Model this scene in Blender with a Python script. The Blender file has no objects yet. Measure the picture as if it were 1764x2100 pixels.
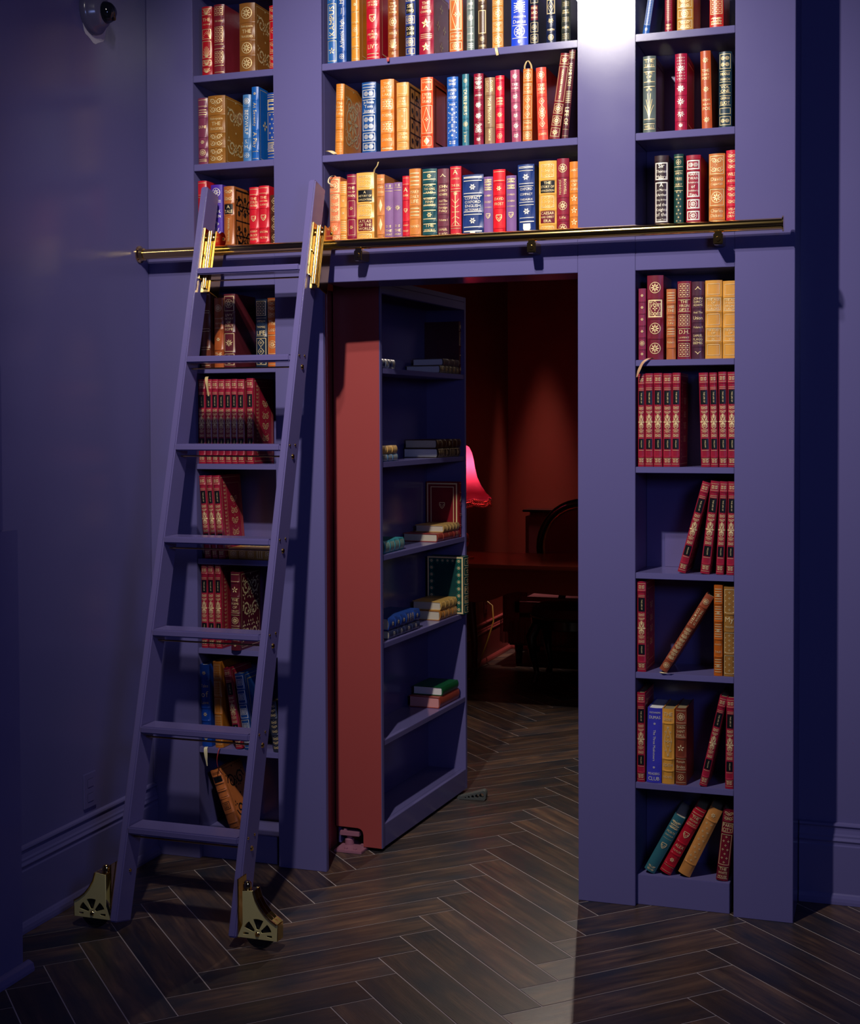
import bpy, bmesh, math, random
from mathutils import Vector, Matrix
# ------------------------------------------------------------------ camera, world, lights, exposure
SC = bpy.context.scene
COL = SC.collection
F, CYP, YAW, PITCH, ROLL = 2850.0, 942.33, .3299, .0288, -.0043
CAM = Vector((.1388, -4.3503, 1.55))
_cy, _sy, _cp, _sp, _cr, _sr = math.cos(YAW), math.sin(YAW), math.cos(PITCH), math.sin(PITCH), math.cos(ROLL), math.sin(ROLL)
FWD = Vector((-_sy*_cp, _cy*_cp, -_sp)); _r0 = Vector((_cy, _sy, 0)); _u0 = _r0.cross(FWD)
RGT = _r0*_cr + _u0*_sr; UPV = -_r0*_sr + _u0*_cr
cam = bpy.data.cameras.new('camera'); camo = bpy.data.objects.new('camera', cam); COL.objects.link(camo)
cam.sensor_fit = 'HORIZONTAL'; cam.sensor_width = 36; cam.lens = F/1764*36
cam.shift_y = -(1050-CYP)/1764; cam.clip_start = .05; cam.clip_end = 60
M = Matrix((RGT, UPV, -FWD)).transposed().to_4x4(); M.translation = CAM; camo.matrix_world = M
SC.camera = camo
W = bpy.data.worlds.new('world'); SC.world = W; W.use_nodes = True
W.node_tree.nodes['Background'].inputs[0].default_value = (.03, .03, .07, 1)
W.node_tree.nodes['Background'].inputs[1].default_value = .3
SC.view_settings.view_transform = 'Standard'; SC.view_settings.look = 'None'
SC.view_settings.exposure = 0.0; SC.view_settings.gamma = 1.0; SC.view_settings.use_curve_mapping = False

def lamp(name, kind, loc, power, color, size, aim=None, cone=None, blend=.5, size_y=None):
    l = bpy.data.lights.new(name, kind); l.energy = power; l.color = color
    if kind == 'AREA':
        l.size = size
        if size_y: l.shape = 'RECTANGLE'; l.size_y = size_y
    else: l.shadow_soft_size = size
    if kind == 'SPOT': l.spot_size = math.radians(cone); l.spot_blend = blend
    o = bpy.data.objects.new(name, l); COL.objects.link(o); o.location = loc
    if aim is not None:
        o.rotation_euler = (Vector(aim)-Vector(loc)).to_track_quat('-Z', 'Y').to_euler()
    return o
lamp('key_spot', 'SPOT', (-1.19, -2.03, 3.47), 258, (1, .93, .87), .035, (-1.13, 0, 1.95), 84, 1)
lamp('key_spot', 'SPOT', (-1.19, -2.03, 3.72), 112, (1, .93, .87), .035, (-1.13, 0, 1.95), 84, 1)
lamp('soft_fill', 'AREA', (1.2, -3.7, 2.2), 20, (.30, .40, 1), .7, (-1.9, -.5, 1.0))
lamp('inner_room_spot', 'SPOT', (-1.417, 2.75, 2.7), 85, (1, .86, .74), .02, (-1.15, .9, 0), 100, .7)
lamp('inner_wall_spot', 'SPOT', (-2.15, 4.46, 2.86), 230, (1, .74, .66), .03, (-2.12, 4.50, 0), 26, 1)
lamp('inner_added_fill', 'AREA', (-.35, 2.0, 2.8), 3, (1, .8, .66), .6, (-1.6, .9, .9))  # added fill without a fixture, brightens the open door's shelves


def ray(u, v): return FWD + RGT*((u-882)/F) + UPV*((CYP-v)/F)
def atY(u, v, Y): d = ray(u, v); return CAM + d*((Y-CAM.y)/d.y)

# ------------------------------------------------------------------ materials
def srgb(c):
    return tuple((x/255/12.92 if x/255 <= .04045 else ((x/255+.055)/1.055)**2.4) for x in c) + (1,)
MATS = {}
def new_mat(name):
    m = bpy.data.materials.new(name); m.use_nodes = True
    return m, m.node_tree.nodes, m.node_tree.links, m.node_tree.nodes['Principled BSDF']
def set_in(b, **k):
    for n, v in k.items():
        n = n.replace('_', ' ')
        if n in b.inputs: b.inputs[n].default_value = v
def add_bump(N, L, b, scale, strength, dist=.001, detail=3, stretch=None):
    tc = N.new('ShaderNodeTexCoord'); n = N.new('ShaderNodeTexNoise'); bp = N.new('ShaderNodeBump')
    n.inputs['Scale'].default_value = scale; n.inputs['Detail'].default_value = detail
    if stretch:
        mp = N.new('ShaderNodeMapping'); mp.inputs['Scale'].default_value = stretch
        L.new(tc.outputs['Object'], mp.inputs[0]); L.new(mp.outputs[0], n.inputs['Vector'])
    else: L.new(tc.outputs['Object'], n.inputs['Vector'])
    bp.inputs['Strength'].default_value = strength; bp.inputs['Distance'].default_value = dist
    L.new(n.outputs['Fac'], bp.inputs['Height']); L.new(bp.outputs[0], b.inputs['Normal'])
    return tc, n
def paint(name, col, rough=.3, spec=.5, bump=.12, bscale=900):
    m, N, L, b = new_mat(name)
    set_in(b, Base_Color=col, Roughness=rough, Specular_IOR_Level=spec)
    tc, n = add_bump(N, L, b, bscale, bump, .0006, 2)
    # faint uneven roller coat: only the gloss varies
    n2 = N.new('ShaderNodeTexNoise'); n2.inputs['Scale'].default_value = 5
    mr = N.new('ShaderNodeMapRange'); mr.inputs['To Min'].default_value = rough-.05; mr.inputs['To Max'].default_value = rough+.07
    L.new(tc.outputs['Object'], n2.inputs['Vector']); L.new(n2.outputs['Fac'], mr.inputs['Value']); L.new(mr.outputs[0], b.inputs['Roughness'])
    return m
PURPLE = paint('violet_gloss_paint', (.120, .106, .262, 1), .175, spec=.27)
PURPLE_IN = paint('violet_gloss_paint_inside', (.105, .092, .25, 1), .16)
LADDER_P = paint('violet_ladder_paint', (.130, .108, .272, 1), .22, bump=.25, bscale=500)
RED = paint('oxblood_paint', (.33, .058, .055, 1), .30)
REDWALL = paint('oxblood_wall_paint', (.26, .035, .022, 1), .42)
DARKCEIL = paint('dark_ceiling_paint', (.03, .028, .05, 1), .8)
PINKMETAL = paint('painted_hinge_metal', (.30, .12, .17, 1), .35)
def simple(name, col, rough=.5, metal=0., spec=.5, bump=0, bscale=400):
    if name in MATS: return MATS[name]
    m, N, L, b = new_mat(name); set_in(b, Base_Color=col, Roughness=rough, Metallic=metal, Specular_IOR_Level=spec)
    if bump: add_bump(N, L, b, bscale, bump)
    MATS[name] = m; return m
BRASS = simple('polished_brass', (.90, .64, .24, 1), .12, 1)
SATIN = simple('satin_brass', (.86, .74, .30, 1), .5, .45, bump=.15, bscale=300)
GOLD = simple('gold_foil', (1, .77, .38, 1), .46, .45)
SILVER = simple('pale_foil', (1, .92, .76, 1), .42, .4)
BLACKFOIL = simple('black_stamping', (.012, .008, .006, 1), .5)
RUBBER = simple('black_rubber', (.01, .011, .014, 1), .35)
PAGES = simple('page_edge', (.50, .44, .33, 1), .6)
GILT = simple('gilt_page_edge', (.42, .33, .18, 1), .35, .35)
WHITEP = simple('white_page_edge', (.68, .66, .64, 1), .6)
def striped_pages(m):
    N, L = m.node_tree.nodes, m.node_tree.links; b = N['Principled BSDF']
    add_bump(N, L, b, 60, .35, .0006, 2, (40, 1, 1))
for _m in (PAGES, GILT, WHITEP): striped_pages(_m)
def leather(rgb, cloth=False, rough=None):
    key = ('L', tuple(rgb), cloth)
    if key in MATS: return MATS[key]
    m, N, L, b = new_mat('cloth_binding' if cloth else 'leather_binding')
    c = srgb(rgb); set_in(b, Roughness=rough or (.62 if cloth else .36), Specular_IOR_Level=.5)
    tc, n = add_bump(N, L, b, 700 if cloth else 260, .35, .0005, 4)
    n2 = N.new('ShaderNodeTexNoise'); n2.inputs['Scale'].default_value = 22; n2.inputs['Detail'].default_value = 5
    oi = N.new('ShaderNodeObjectInfo'); va = N.new('ShaderNodeVectorMath'); va.operation = 'ADD'
    L.new(tc.outputs['Object'], va.inputs[0]); L.new(oi.outputs['Location'], va.inputs[1]); L.new(va.outputs[0], n2.inputs['Vector'])
    mx = N.new('ShaderNodeMix'); mx.data_type = 'RGBA'
    mx.inputs['A'].default_value = tuple(x*.74 for x in c[:3])+(1,); mx.inputs['B'].default_value = tuple(min(1, x*1.22) for x in c[:3])+(1,)
    L.new(n2.outputs['Fac'], mx.inputs['Factor']); L.new(mx.outputs['Result'], b.inputs['Base Color'])
    MATS[key] = m; return m
def plank_mat():
    m, N, L, b = new_mat('dark_wood_plank')
    tc = N.new('ShaderNodeTexCoord'); oi = N.new('ShaderNodeObjectInfo')
    off = N.new('ShaderNodeVectorMath'); off.operation = 'MULTIPLY_ADD'
    L.new(oi.outputs['Location'], off.inputs[0]); off.inputs[1].default_value = (7.3, 5.1, 1); L.new(tc.outputs['Object'], off.inputs[2])
    mp = N.new('ShaderNodeMapping'); mp.inputs['Scale'].default_value = (1.6, 16, 1); L.new(off.outputs[0], mp.inputs[0])
    n1 = N.new('ShaderNodeTexNoise'); n1.inputs['Scale'].default_value = 2.2; n1.inputs['Detail'].default_value = 7; n1.inputs['Roughness'].default_value = .62; n1.inputs['Distortion'].default_value = .6
    L.new(mp.outputs[0], n1.inputs['Vector'])
    cr = N.new('ShaderNodeValToRGB'); e = cr.color_ramp.elements
    e[0].position = .28; e[0].color = (.021, .015, .015, 1); e[1].position = .74; e[1].color = (.165, .092, .052, 1)
    k = cr.color_ramp.elements.new(.5); k.color = (.074, .044, .032, 1)
    L.new(n1.outputs['Fac'], cr.inputs[0])
    n2 = N.new('ShaderNodeTexNoise'); n2.inputs['Scale'].default_value = 5.5; n2.inputs['Detail'].default_value = 3
    mp2 = N.new('ShaderNodeMapping'); mp2.inputs['Scale'].default_value = (.7, 1.6, 1); L.new(off.outputs[0], mp2.inputs[0]); L.new(mp2.outputs[0], n2.inputs['Vector'])
    r2 = N.new('ShaderNodeMapRange'); r2.inputs['From Min'].default_value = .42; r2.inputs['From Max'].default_value = .68; L.new(n2.outputs['Fac'], r2.inputs['Value'])
    mx = N.new('ShaderNodeMix'); mx.data_type = 'RGBA'; L.new(r2.outputs[0], mx.inputs['Factor']); L.new(cr.outputs[0], mx.inputs['A']); mx.inputs['B'].default_value = (.022, .024, .032, 1)
    hs = N.new('ShaderNodeHueSaturation'); L.new(mx.outputs['Result'], hs.inputs['Color'])
    rr = N.new('ShaderNodeMapRange'); rr.inputs['To Min'].default_value = .6; rr.inputs['To Max'].default_value = 1.35; L.new(oi.outputs['Random'], rr.inputs['Value']); L.new(rr.outputs[0], hs.inputs['Value'])
    L.new(hs.outputs[0], b.inputs['Base Color']); set_in(b, Roughness=.36, Specular_IOR_Level=.5)
    mp3 = N.new('ShaderNodeMapping'); mp3.inputs['Scale'].default_value = (6, 160, 1); L.new(off.outputs[0], mp3.inputs[0])
    n3 = N.new('ShaderNodeTexNoise'); n3.inputs['Scale'].default_value = 3; n3.inputs['Detail'].default_value = 4; L.new(mp3.outputs[0], n3.inputs['Vector'])
    bp = N.new('ShaderNodeBump'); bp.inputs['Strength'].default_value = .35; bp.inputs['Distance'].default_value = .001
    L.new(n3.outputs['Fac'], bp.inputs['Height']); L.new(bp.outputs[0], b.inputs['Normal'])
    return m
PLANK = plank_mat()
GROUT = simple('pale_grout', (.42, .35, .34, 1), .6)

# ------------------------------------------------------------------ object helpers
def tag(o, label=None, cat=None, group=None, kind=None):
    if label: o['label'] = label
    if cat: o['category'] = cat
    if group: o['group'] = group
    if kind: o['kind'] = kind
    return o
def empty(name, loc=(0, 0, 0), rot=(0, 0, 0), parent=None):
    o = bpy.data.objects.new(name, None); COL.objects.link(o); o.empty_display_size = .05
    o.location = loc; o.rotation_euler = rot
    if parent: o.parent = parent
    return o
class MB:
    def __init__(s): s.v = []; s.f = []
    def add(s, vs, fs):
        n = len(s.v); s.v += [tuple(p) for p in vs]; s.f += [tuple(i+n for i in f) for f in fs]; return s
    def box(s, x0, x1, y0, y1, z0, z1, mat=None):
        vs = [(x, y, z) for z in (z0, z1) for y in (y0, y1) for x in (x0, x1)]
        if mat is not None: vs = [mat @ Vector(p) for p in vs]
        return s.add(vs, [(0, 2, 3, 1), (4, 5, 7, 6), (0, 1, 5, 4), (2, 6, 7, 3), (0, 4, 6, 2), (1, 3, 7, 5)])
    def prism(s, pts, a, b, axis='y'):
        """outline pts (p,q) extruded along axis from a to b"""
        n = len(pts)
        def P(p, q, t): return {'y': (p, t, q), 'x': (t, p, q), 'z': (p, q, t)}[axis]
        vs = [P(p, q, a) for p, q in pts]+[P(p, q, b) for p, q in pts]
        return s.add(vs, [tuple(range(n)), tuple(range(2*n-1, n-1, -1))]+[(i, i+n, (i+1) % n+n, (i+1) % n) for i in range(n)])
    def tube(s, path, r, n=12, cap=True, rs=None):
        path = [Vector(p) for p in path]; N = len(path); up = Vector((0, 0, 1)); rings = []
        base = len(s.v)
        t0 = (path[1]-path[0]).normalized()
        a = t0.cross(up); a = a if a.length > 1e-4 else t0.cross(Vector((1, 0, 0))); a.normalize()
        for i, p in enumerate(path):
            t = (path[min(i+1, N-1)]-path[max(i-1, 0)]).normalized()
            a = (a-t*a.dot(t)).normalized(); b = t.cross(a); rr = rs[i] if rs else r
            for k in range(n):
                th = 2*math.pi*k/n; s.v.append(tuple(p+a*math.cos(th)*rr+b*math.sin(th)*rr))
        for i in range(N-1):
            for k in range(n):
                k2 = (k+1) % n; s.f.append((base+i*n+k, base+i*n+k2, base+(i+1)*n+k2, base+(i+1)*n+k))
        if cap: s.f.append(tuple(base+k for k in range(n))[::-1]); s.f.append(tuple(base+(N-1)*n+k for k in range(n)))
        return s
    def lathe(s, prof, c, axis='z', n=24):
        base = len(s.v); c = Vector(c)
        for r, h in prof:
            for k in range(n):
                t = 2*math.pi*k/n; p, q = r*math.cos(t), r*math.sin(t)
                s.v.append(tuple(c+Vector({'z': (p, q, h), 'x': (h, p, q), 'y': (p, h, q)}[axis])))
        for i in range(len(prof)-1):
            for k in range(n):
                k2 = (k+1) % n; s.f.append((base+i*n+k, base+i*n+k2, base+(i+1)*n+k2, base+(i+1)*n+k))
        return s
    def mesh(s, name, mat, smooth=False, bevel=0):
        me = bpy.data.meshes.new(name); me.from_pydata(s.v, [], s.f); me.materials.append(mat)
        bm = bmesh.new(); bm.from_mesh(me); bmesh.ops.recalc_face_normals(bm, faces=bm.faces)
        if bevel: bmesh.ops.bevel(bm, geom=[e for e in bm.edges if len(e.link_faces) == 2 and e.calc_face_angle(0) > .5], offset=bevel, segments=2, affect='EDGES', clamp_overlap=True)
        bm.to_mesh(me); bm.free()
        if smooth:
            me.polygons.foreach_set('use_smooth', [True]*len(me.polygons))
            try: me.set_sharp_from_angle(angle=math.radians(40))
            except Exception: pass
        me.update(); return me
    def build(s, name, mat, parent=None, smooth=False, bevel=0, label=None):
        o = bpy.data.objects.new(name, s.mesh(name, mat, smooth, bevel)); COL.objects.link(o)
        if parent is not None: o.parent = parent
        if label: o['label'] = label
        return o

# ------------------------------------------------------------------ the setting
X0, X1, X2, X3, X4, X5, X6, X7 = -2.402, -2.219, -1.911, -1.732, -.851, -.667, -.360, -.181
TOPZ = 3.8; YW = .24
def structure(o): o['kind'] = 'structure'; return o
mb = MB(); mb.box(-2.6, X0, -1.0, 4.8, 0, TOPZ)
# the left wall is one run: violet in front, oxblood in the inner room
structure(MB().box(-2.6, X0, -6.2, YW, 0, TOPZ).build('wall_left', PURPLE))
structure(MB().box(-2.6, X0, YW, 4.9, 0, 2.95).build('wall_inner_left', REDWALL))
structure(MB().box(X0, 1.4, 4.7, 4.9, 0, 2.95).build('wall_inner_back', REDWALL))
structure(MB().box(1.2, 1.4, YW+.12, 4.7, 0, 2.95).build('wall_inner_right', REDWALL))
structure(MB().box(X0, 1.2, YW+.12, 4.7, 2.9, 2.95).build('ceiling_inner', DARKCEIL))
structure(MB().box(X7, 3.2, YW, YW+.11, 0, TOPZ).build('wall_back', PURPLE))
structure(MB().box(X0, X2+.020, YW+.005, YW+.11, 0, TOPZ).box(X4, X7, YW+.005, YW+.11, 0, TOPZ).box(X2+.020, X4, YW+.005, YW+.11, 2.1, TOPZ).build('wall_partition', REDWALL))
structure(MB().box(3.0, 3.2, -6.2, YW, 0, TOPZ).build('wall_right', PURPLE))
structure(MB().box(-2.6, 3.2, -6.4, -6.2, 0, TOPZ).build('wall_front', PURPLE))
structure(MB().box(-2.6, 3.2, -6.4, YW+.11, TOPZ, TOPZ+.1).build('ceiling', DARKCEIL))
# half-height wall return at the left edge of the view, with a ledge and a taller pier on it
structure(MB().box(X0, -2.2, -5.2, -1.066, 0, 1.248).build('wall_return', PURPLE, bevel=.003))
structure(MB().box(X0, -2.205, -5.2, -1.125, 1.248, 1.705).build('trim_1', PURPLE, bevel=.003))

def base_profile(t=.02):
    return [(0, 0), (t+.010, 0), (t+.010, .010), (t+.008, .020), (t+.003, .030), (t, .034), (t, .185), (t-.002, .190), (t-.002, .196), (t+.002, .203),
            (t-.003, .212), (t-.003, .218), (t-.006, .224), (t-.009, .236), (t-.009, .242), (t-.004, .249), (t-.006, .255), (0, .258)]
pf = base_profile()
structure(MB().prism([(X0+a, z) for a, z in pf], -1.03, -.002, 'y').build('baseboard_left', PURPLE, bevel=.0008))
structure(MB().prism([(YW-a, z) for a, z in pf], X7+.002, 3.0, 'x').build('baseboard_back', PURPLE, bevel=.0008))
shoe = [(0, 0), (.022, 0), (.022, .010), (.018, .024), (.006, .030), (0, .031)]
structure(MB().prism([(-2.2+a, z) for a, z in shoe], -5.2, -1.045, 'y').build('baseboard_return', PURPLE, bevel=.001))
structure(MB().prism([(X0+a, z) for a, z in pf], 1.35, 4.70, 'y').build('baseboard_inner_left', RED, bevel=.0008))
structure(MB().prism([(4.70-a, z) for a, z in pf], X0+.03, 1.2, 'x').build('baseboard_inner_back', RED, bevel=.0008))

# floor: herringbone planks, column of V joints at X=-1.646, zigzag running in depth
floor = empty('floor'); tag(floor, 'dark brown herringbone plank floor with thin pale grout joints', kind='structure')
MB().box(-2.6, 3.2, -6.4, 4.9, -.06, -.0009).build('grout_bed', GROUT, floor)
PW, PL, GAP = .1252, .6258, .0034
def plank_mesh():
    m = MB(); a, b, g, c = PL/2-GAP/2, PW/2-GAP/2, .0006, .0006
    lo = [(-a, -b), (a, -b), (a, b), (-a, b)]; hi = [(-a+g, -b+g), (a-g, -b+g), (a-g, b-g), (-a+g, b-g)]
    vs = [(x, y, -.02) for x, y in lo]+[(x, y, -c) for x, y in lo]+[(x, y, 0) for x, y in hi]
    fs = [(0, 1, 5, 4), (1, 2, 6, 5), (2, 3, 7, 6), (3, 0, 4, 7), (4, 5, 9, 8), (5, 6, 10, 9), (6, 7, 11, 10), (7, 4, 8, 11), (8, 9, 10, 11)]
    return m.add(vs, fs)
pm = plank_mesh().mesh('plank', PLANK)
s2 = math.sqrt(.5); PP, QQ = Vector((s2, s2, 0)), Vector((-s2, s2, 0)); ORG = Vector((-1.646, -1.004, 0))
def clipped(pts):
    (xa, ya) = (-2.395, -4.2); (xb, yb) = (2.9, 4.68)
    return all(xa-.01 < p.x < xb and ya < p.y < yb for p in pts)
spots = []
for i in range(-60, 70):
    for j in range(-8, 9):
        base = ORG+(PP+QQ)*(i*PW)+(PP-QQ)*(j*5*PW)
        for kind in (0, 1):
            c = base+PP*(2.5*PW)+QQ*(.5*PW) if kind == 0 else base+PP*(.5*PW)+QQ*(3.5*PW)
            if not (-2.75 < c.x < 2.0 and -3.4 < c.y < 4.9): continue
            d = c-CAM; w = d.dot(FWD)
            if w < .6: vis = False
            else:
                u = 882+F*d.dot(RGT)/w; v = CYP-F*d.dot(UPV)/w; vis = -350 < u < 2150 and v < 2480
            if vis and c.y > .6: vis = u < 1330 and u > 650
            spots.append((not vis, (c-CAM).length, c, kind))
spots.sort(key=lambda t: (t[0], t[1]))
rest = MB(); random.seed(3)
def plank_box_rest(c, kind):
    R = Matrix.Translation(c) @ Matrix.Rotation(math.radians(45 if kind == 0 else 135), 4, 'Z')
    t = plank_mesh(); rest.add([R @ Vector(p) for p in t.v], t.f)
npl = 0
def clip_poly(poly, xa, xb, ya, yb):
    for ax, lim, sg in ((0, xa, 1), (0, xb, -1), (1, ya, 1), (1, yb, -1)):
        out = []
        for k in range(len(poly)):
            p, q = poly[k], poly[(k+1) % len(poly)]; ip, iq = (p[ax]-lim)*sg >= 0, (q[ax]-lim)*sg >= 0
            if ip: out.append(p)
            if ip != iq:
                t = (lim-p[ax])/(q[ax]-p[ax]); out.append((p[0]+(q[0]-p[0])*t, p[1]+(q[1]-p[1])*t))
        poly = out
        if len(poly) < 3: return []
    return poly
for hid, dist, c, kind in spots:
    ang = math.radians(45 if kind == 0 else 135); ca, sa = math.cos(ang), math.sin(ang)
    a, b = PL/2-GAP/2, PW/2-GAP/2
    cor = [(c.x+x*ca-y*sa, c.y+x*sa+y*ca) for x, y in ((-a, -b), (a, -b), (a, b), (-a, b))]
    poly = clip_poly(cor, X0+.001, 2.99, -6.1, 4.699)
    if not poly: continue
    cut = len(poly) != 4 or any(abs(p[0]-q[0])+abs(p[1]-q[1]) > 1e-5 for p, q in zip(poly, cor))
    if not hid and npl < 299:
        npl += 1
        if cut:
            loc = [((x-c.x)*ca+(y-c.y)*sa, -(x-c.x)*sa+(y-c.y)*ca) for x, y in poly]
            o = MB().prism(loc, -.02, 0, 'z').build('plank', PLANK, floor)
        else:
            o = bpy.data.objects.new('plank', pm); COL.objects.link(o); o.parent = floor
        o.location = c; o.rotation_euler = (0, 0, ang)
    elif not cut: plank_box_rest(c, kind)
o = rest.build('plank_field', PLANK, floor); o['kind'] = 'stuff'

# ------------------------------------------------------------------ built-in bookcase
ZL = [1.734, 1.398, 1.064, .748, .397]       # lower shelf tops
ZR = 2.13                                    # surface above the rail
ZU = [2.443, 2.750, 3.07, 3.38]              # upper shelf tops
TH = .0195
bc = empty('bookcase', (X0, 0, 0)); tag(bc, 'violet painted built-in bookcase filling the wall around the open doorway', 'bookcase')
def bpart(name, x0, x1, y0, y1, z0, z1, mat=PURPLE, bevel=.0012):
    return MB().box(x0-X0, x1-X0, y0, y1, z0, z1).build(name, mat, bc, bevel=bevel)
bpart('pier', X0+.001, X1, 0, YW, 0, TOPZ-.002)
bpart('pier', X2, X3, 0, .020, 0, TOPZ-.002)
bpart('side_panel', X2, X2+.020, .0202, YW-.004, 0, TOPZ-.002)
bpart('side_panel', X3-.018, X3, .0202, YW-.004, 2.02, TOPZ-.002)
bpart('pier', X4, X5, 0, YW, 0, TOPZ-.002)
bpart('pier', X6, X7, 0, YW, 0, TOPZ-.002)
for xa, xb in ((X1, X2), (X5, X6)):
    bpart('lintel', xa+.0005, xb-.0005, 0.0004, .2, 2.0145, ZR)
    bpart('plinth', xa+.0005, xb-.015, .022, .2, 0, .096)
    bpart('back_panel', xa+.0005, xb-.0005, .2, YW-.004, 0, TOPZ-.002, PURPLE_IN)
    for z in ZL: bpart('shelf', xa+.001, xb-.001, .002, .1995, z-TH, z)
    for z in ZU: bpart('shelf', xa+.001, xb-.001, .002, .1995, z-.023, z)
bpart('lintel', X3+.0005, X4-.0005, .0004, .2, 2.0145, ZR)
bpart('back_panel', X3+.0005, X4-.0005, .2, YW-.004, 2.02, TOPZ-.002, PURPLE_IN)
for z in ZU: bpart('shelf', X3+.001, X4-.001, .002, .1995, z-.023, z)
# oxblood jamb lining with two beads behind the second pier
jm = MB().box(X2+.0205, -1.822, .0205, .34, 0, 2.014)
jm.tube([(-1.822, .222, 0), (-1.822, .222, 2.014)], .007, 12).tube([(-1.822, .242, 0), (-1.822, .242, 2.014)], .004, 10)
structure(jm.build('door_jamb', RED, bevel=0, smooth=True))

# ------------------------------------------------------------------ glyphs for lettering
CH = sorted(set("ABCDEFGHIJKLMNOPQRSTUVWXYZabcdefghijklmnopqrstuvwxyz0123456789&.'-"))
_tmp = []
for ch in CH:
    cu = bpy.data.curves.new('g', 'FONT'); cu.body = ch; cu.size = 1; cu.resolution_u = 2
    ob = bpy.data.objects.new('g', cu); COL.objects.link(ob); _tmp.append((ch, ob, cu))
bpy.context.view_layer.update(); dg = bpy.context.evaluated_depsgraph_get()
GLYPH = {}
for ch, ob, cu in _tmp:
    me = bpy.data.meshes.new_from_object(ob.evaluated_get(dg))
    vs = [(v.co.x, v.co.y) for v in me.vertices]; fs = [tuple(p.vertices) for p in me.polygons]
    x0 = min(v[0] for v in vs); x1 = max(v[0] for v in vs)
    GLYPH[ch] = ([(x-x0, y) for x, y in vs], fs, x1-x0); bpy.data.meshes.remove(me)
for ch, ob, cu in _tmp: bpy.data.objects.remove(ob); bpy.data.curves.remove(cu)
def text2d(s):
    """lettering as flat polygons: baseline at 0, cap height about .7; returns verts, faces, width"""
    x = 0; V = []; Fc = []
    for ch in s:
        if ch not in GLYPH: x += .3; continue
        vs, fs, w = GLYPH[ch]; n = len(V); V += [(a+x, b) for a, b in vs]; Fc += [tuple(i+n for i in f) for f in fs]; x += w+.09
    return V, Fc, max(x-.09, .1)

# ------------------------------------------------------------------ gilding: flat ornament bent round the spine
class Gild:
    def __init__(s): s.v = []; s.f = []
    def poly(s, pts):
        n = len(s.v); s.v += pts; s.f.append(tuple(range(n, n+len(pts))))
    def rect(s, x0, x1, z0, z1, nx=None):
        nx = nx or max(1, int(abs(x1-x0)/.004))
        for i in range(nx):
            a, b = x0+(x1-x0)*i/nx, x0+(x1-x0)*(i+1)/nx; s.poly([(a, z0), (b, z0), (b, z1), (a, z1)])
    def line(s, pts, t):
        for (ax, az), (bx, bz) in zip(pts, pts[1:]):
            dx, dz = bx-ax, bz-az; l = math.hypot(dx, dz) or 1; nx, nz = -dz/l*t/2, dx/l*t/2
            s.poly([(ax-nx, az-nz), (bx-nx, bz-nz), (bx+nx, bz+nz), (ax+nx, az+nz)])
    def frame(s, x0, x1, z0, z1, t):
        s.rect(x0, x1, z0, z0+t); s.rect(x0, x1, z1-t, z1); s.rect(x0, x0+t, z0+t, z1-t, 1); s.rect(x1-t, x1, z0+t, z1-t, 1)
    def ring(s, cx, cz, r, t, n=14, rz=None):
        rz = rz or r; pts = [(cx+r*math.cos(2*math.pi*k/n), cz+rz*math.sin(2*math.pi*k/n)) for k in range(n+1)]; s.line(pts, t)
    def petals(s, cx, cz, r, n=6, w=.32, rot=0, r0=.12):
        for k in range(n):
            a = rot+2*math.pi*k/n; ca, sa = math.cos(a), math.sin(a)
            s.poly([(cx+ca*r*r0, cz+sa*r*r0), (cx+ca*r*.6-sa*r*w*.5, cz+sa*r*.6+ca*r*w*.5), (cx+ca*r, cz+sa*r), (cx+ca*r*.6+sa*r*w*.5, cz+sa*r*.6-ca*r*w*.5)])
    def disc(s, cx, cz, r, n=8, rz=None):
        rz = rz or r; s.poly([(cx+r*math.cos(2*math.pi*k/n), cz+rz*math.sin(2*math.pi*k/n)) for k in range(n)])
    def scroll(s, cx, cz, r, sx, sz, t, turns=1.3):
        pts = []
        for k in range(11):
            a = k/10*turns*2*math.pi; q = r*(1-.8*k/10); pts.append((cx+sx*q*math.cos(a), cz+sz*q*math.sin(a)))
        s.line(pts, t)
    def text(s, lines, x0, x1, z0, z1, rot=0, fill=.86):
        lines = lines.split('|'); W_, H_ = (x1-x0), (z1-z0)
        if rot: W_, H_ = H_, W_
        lh = H_/len(lines); tx = [text2d(l) for l in lines]
        for k, (V, Fc, w) in enumerate(tx):
            sc = min(W_*fill/w, lh*(.80 if len(lines) > 1 else .9)/.72); sy = sc
            if rot == 0: sy = min(lh*.74/.72, sc*1.25)
            n = len(s.v); oy = H_-lh*(k+1)+(lh-.7*sy)/2; ox = (W_-w*sc)/2
            for a, b in V:
                p, q = ox+a*sc, oy+b*sy
                if rot == 0: s.v.append((x0+p, z0+q))
                elif rot == 1: s.v.append((x1-(q), z0+p))       # reads upward
                else: s.v.append((x0+q, z1-p))                  # reads downward
            s.f += [tuple(i+n for i in f) for f in Fc]
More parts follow.
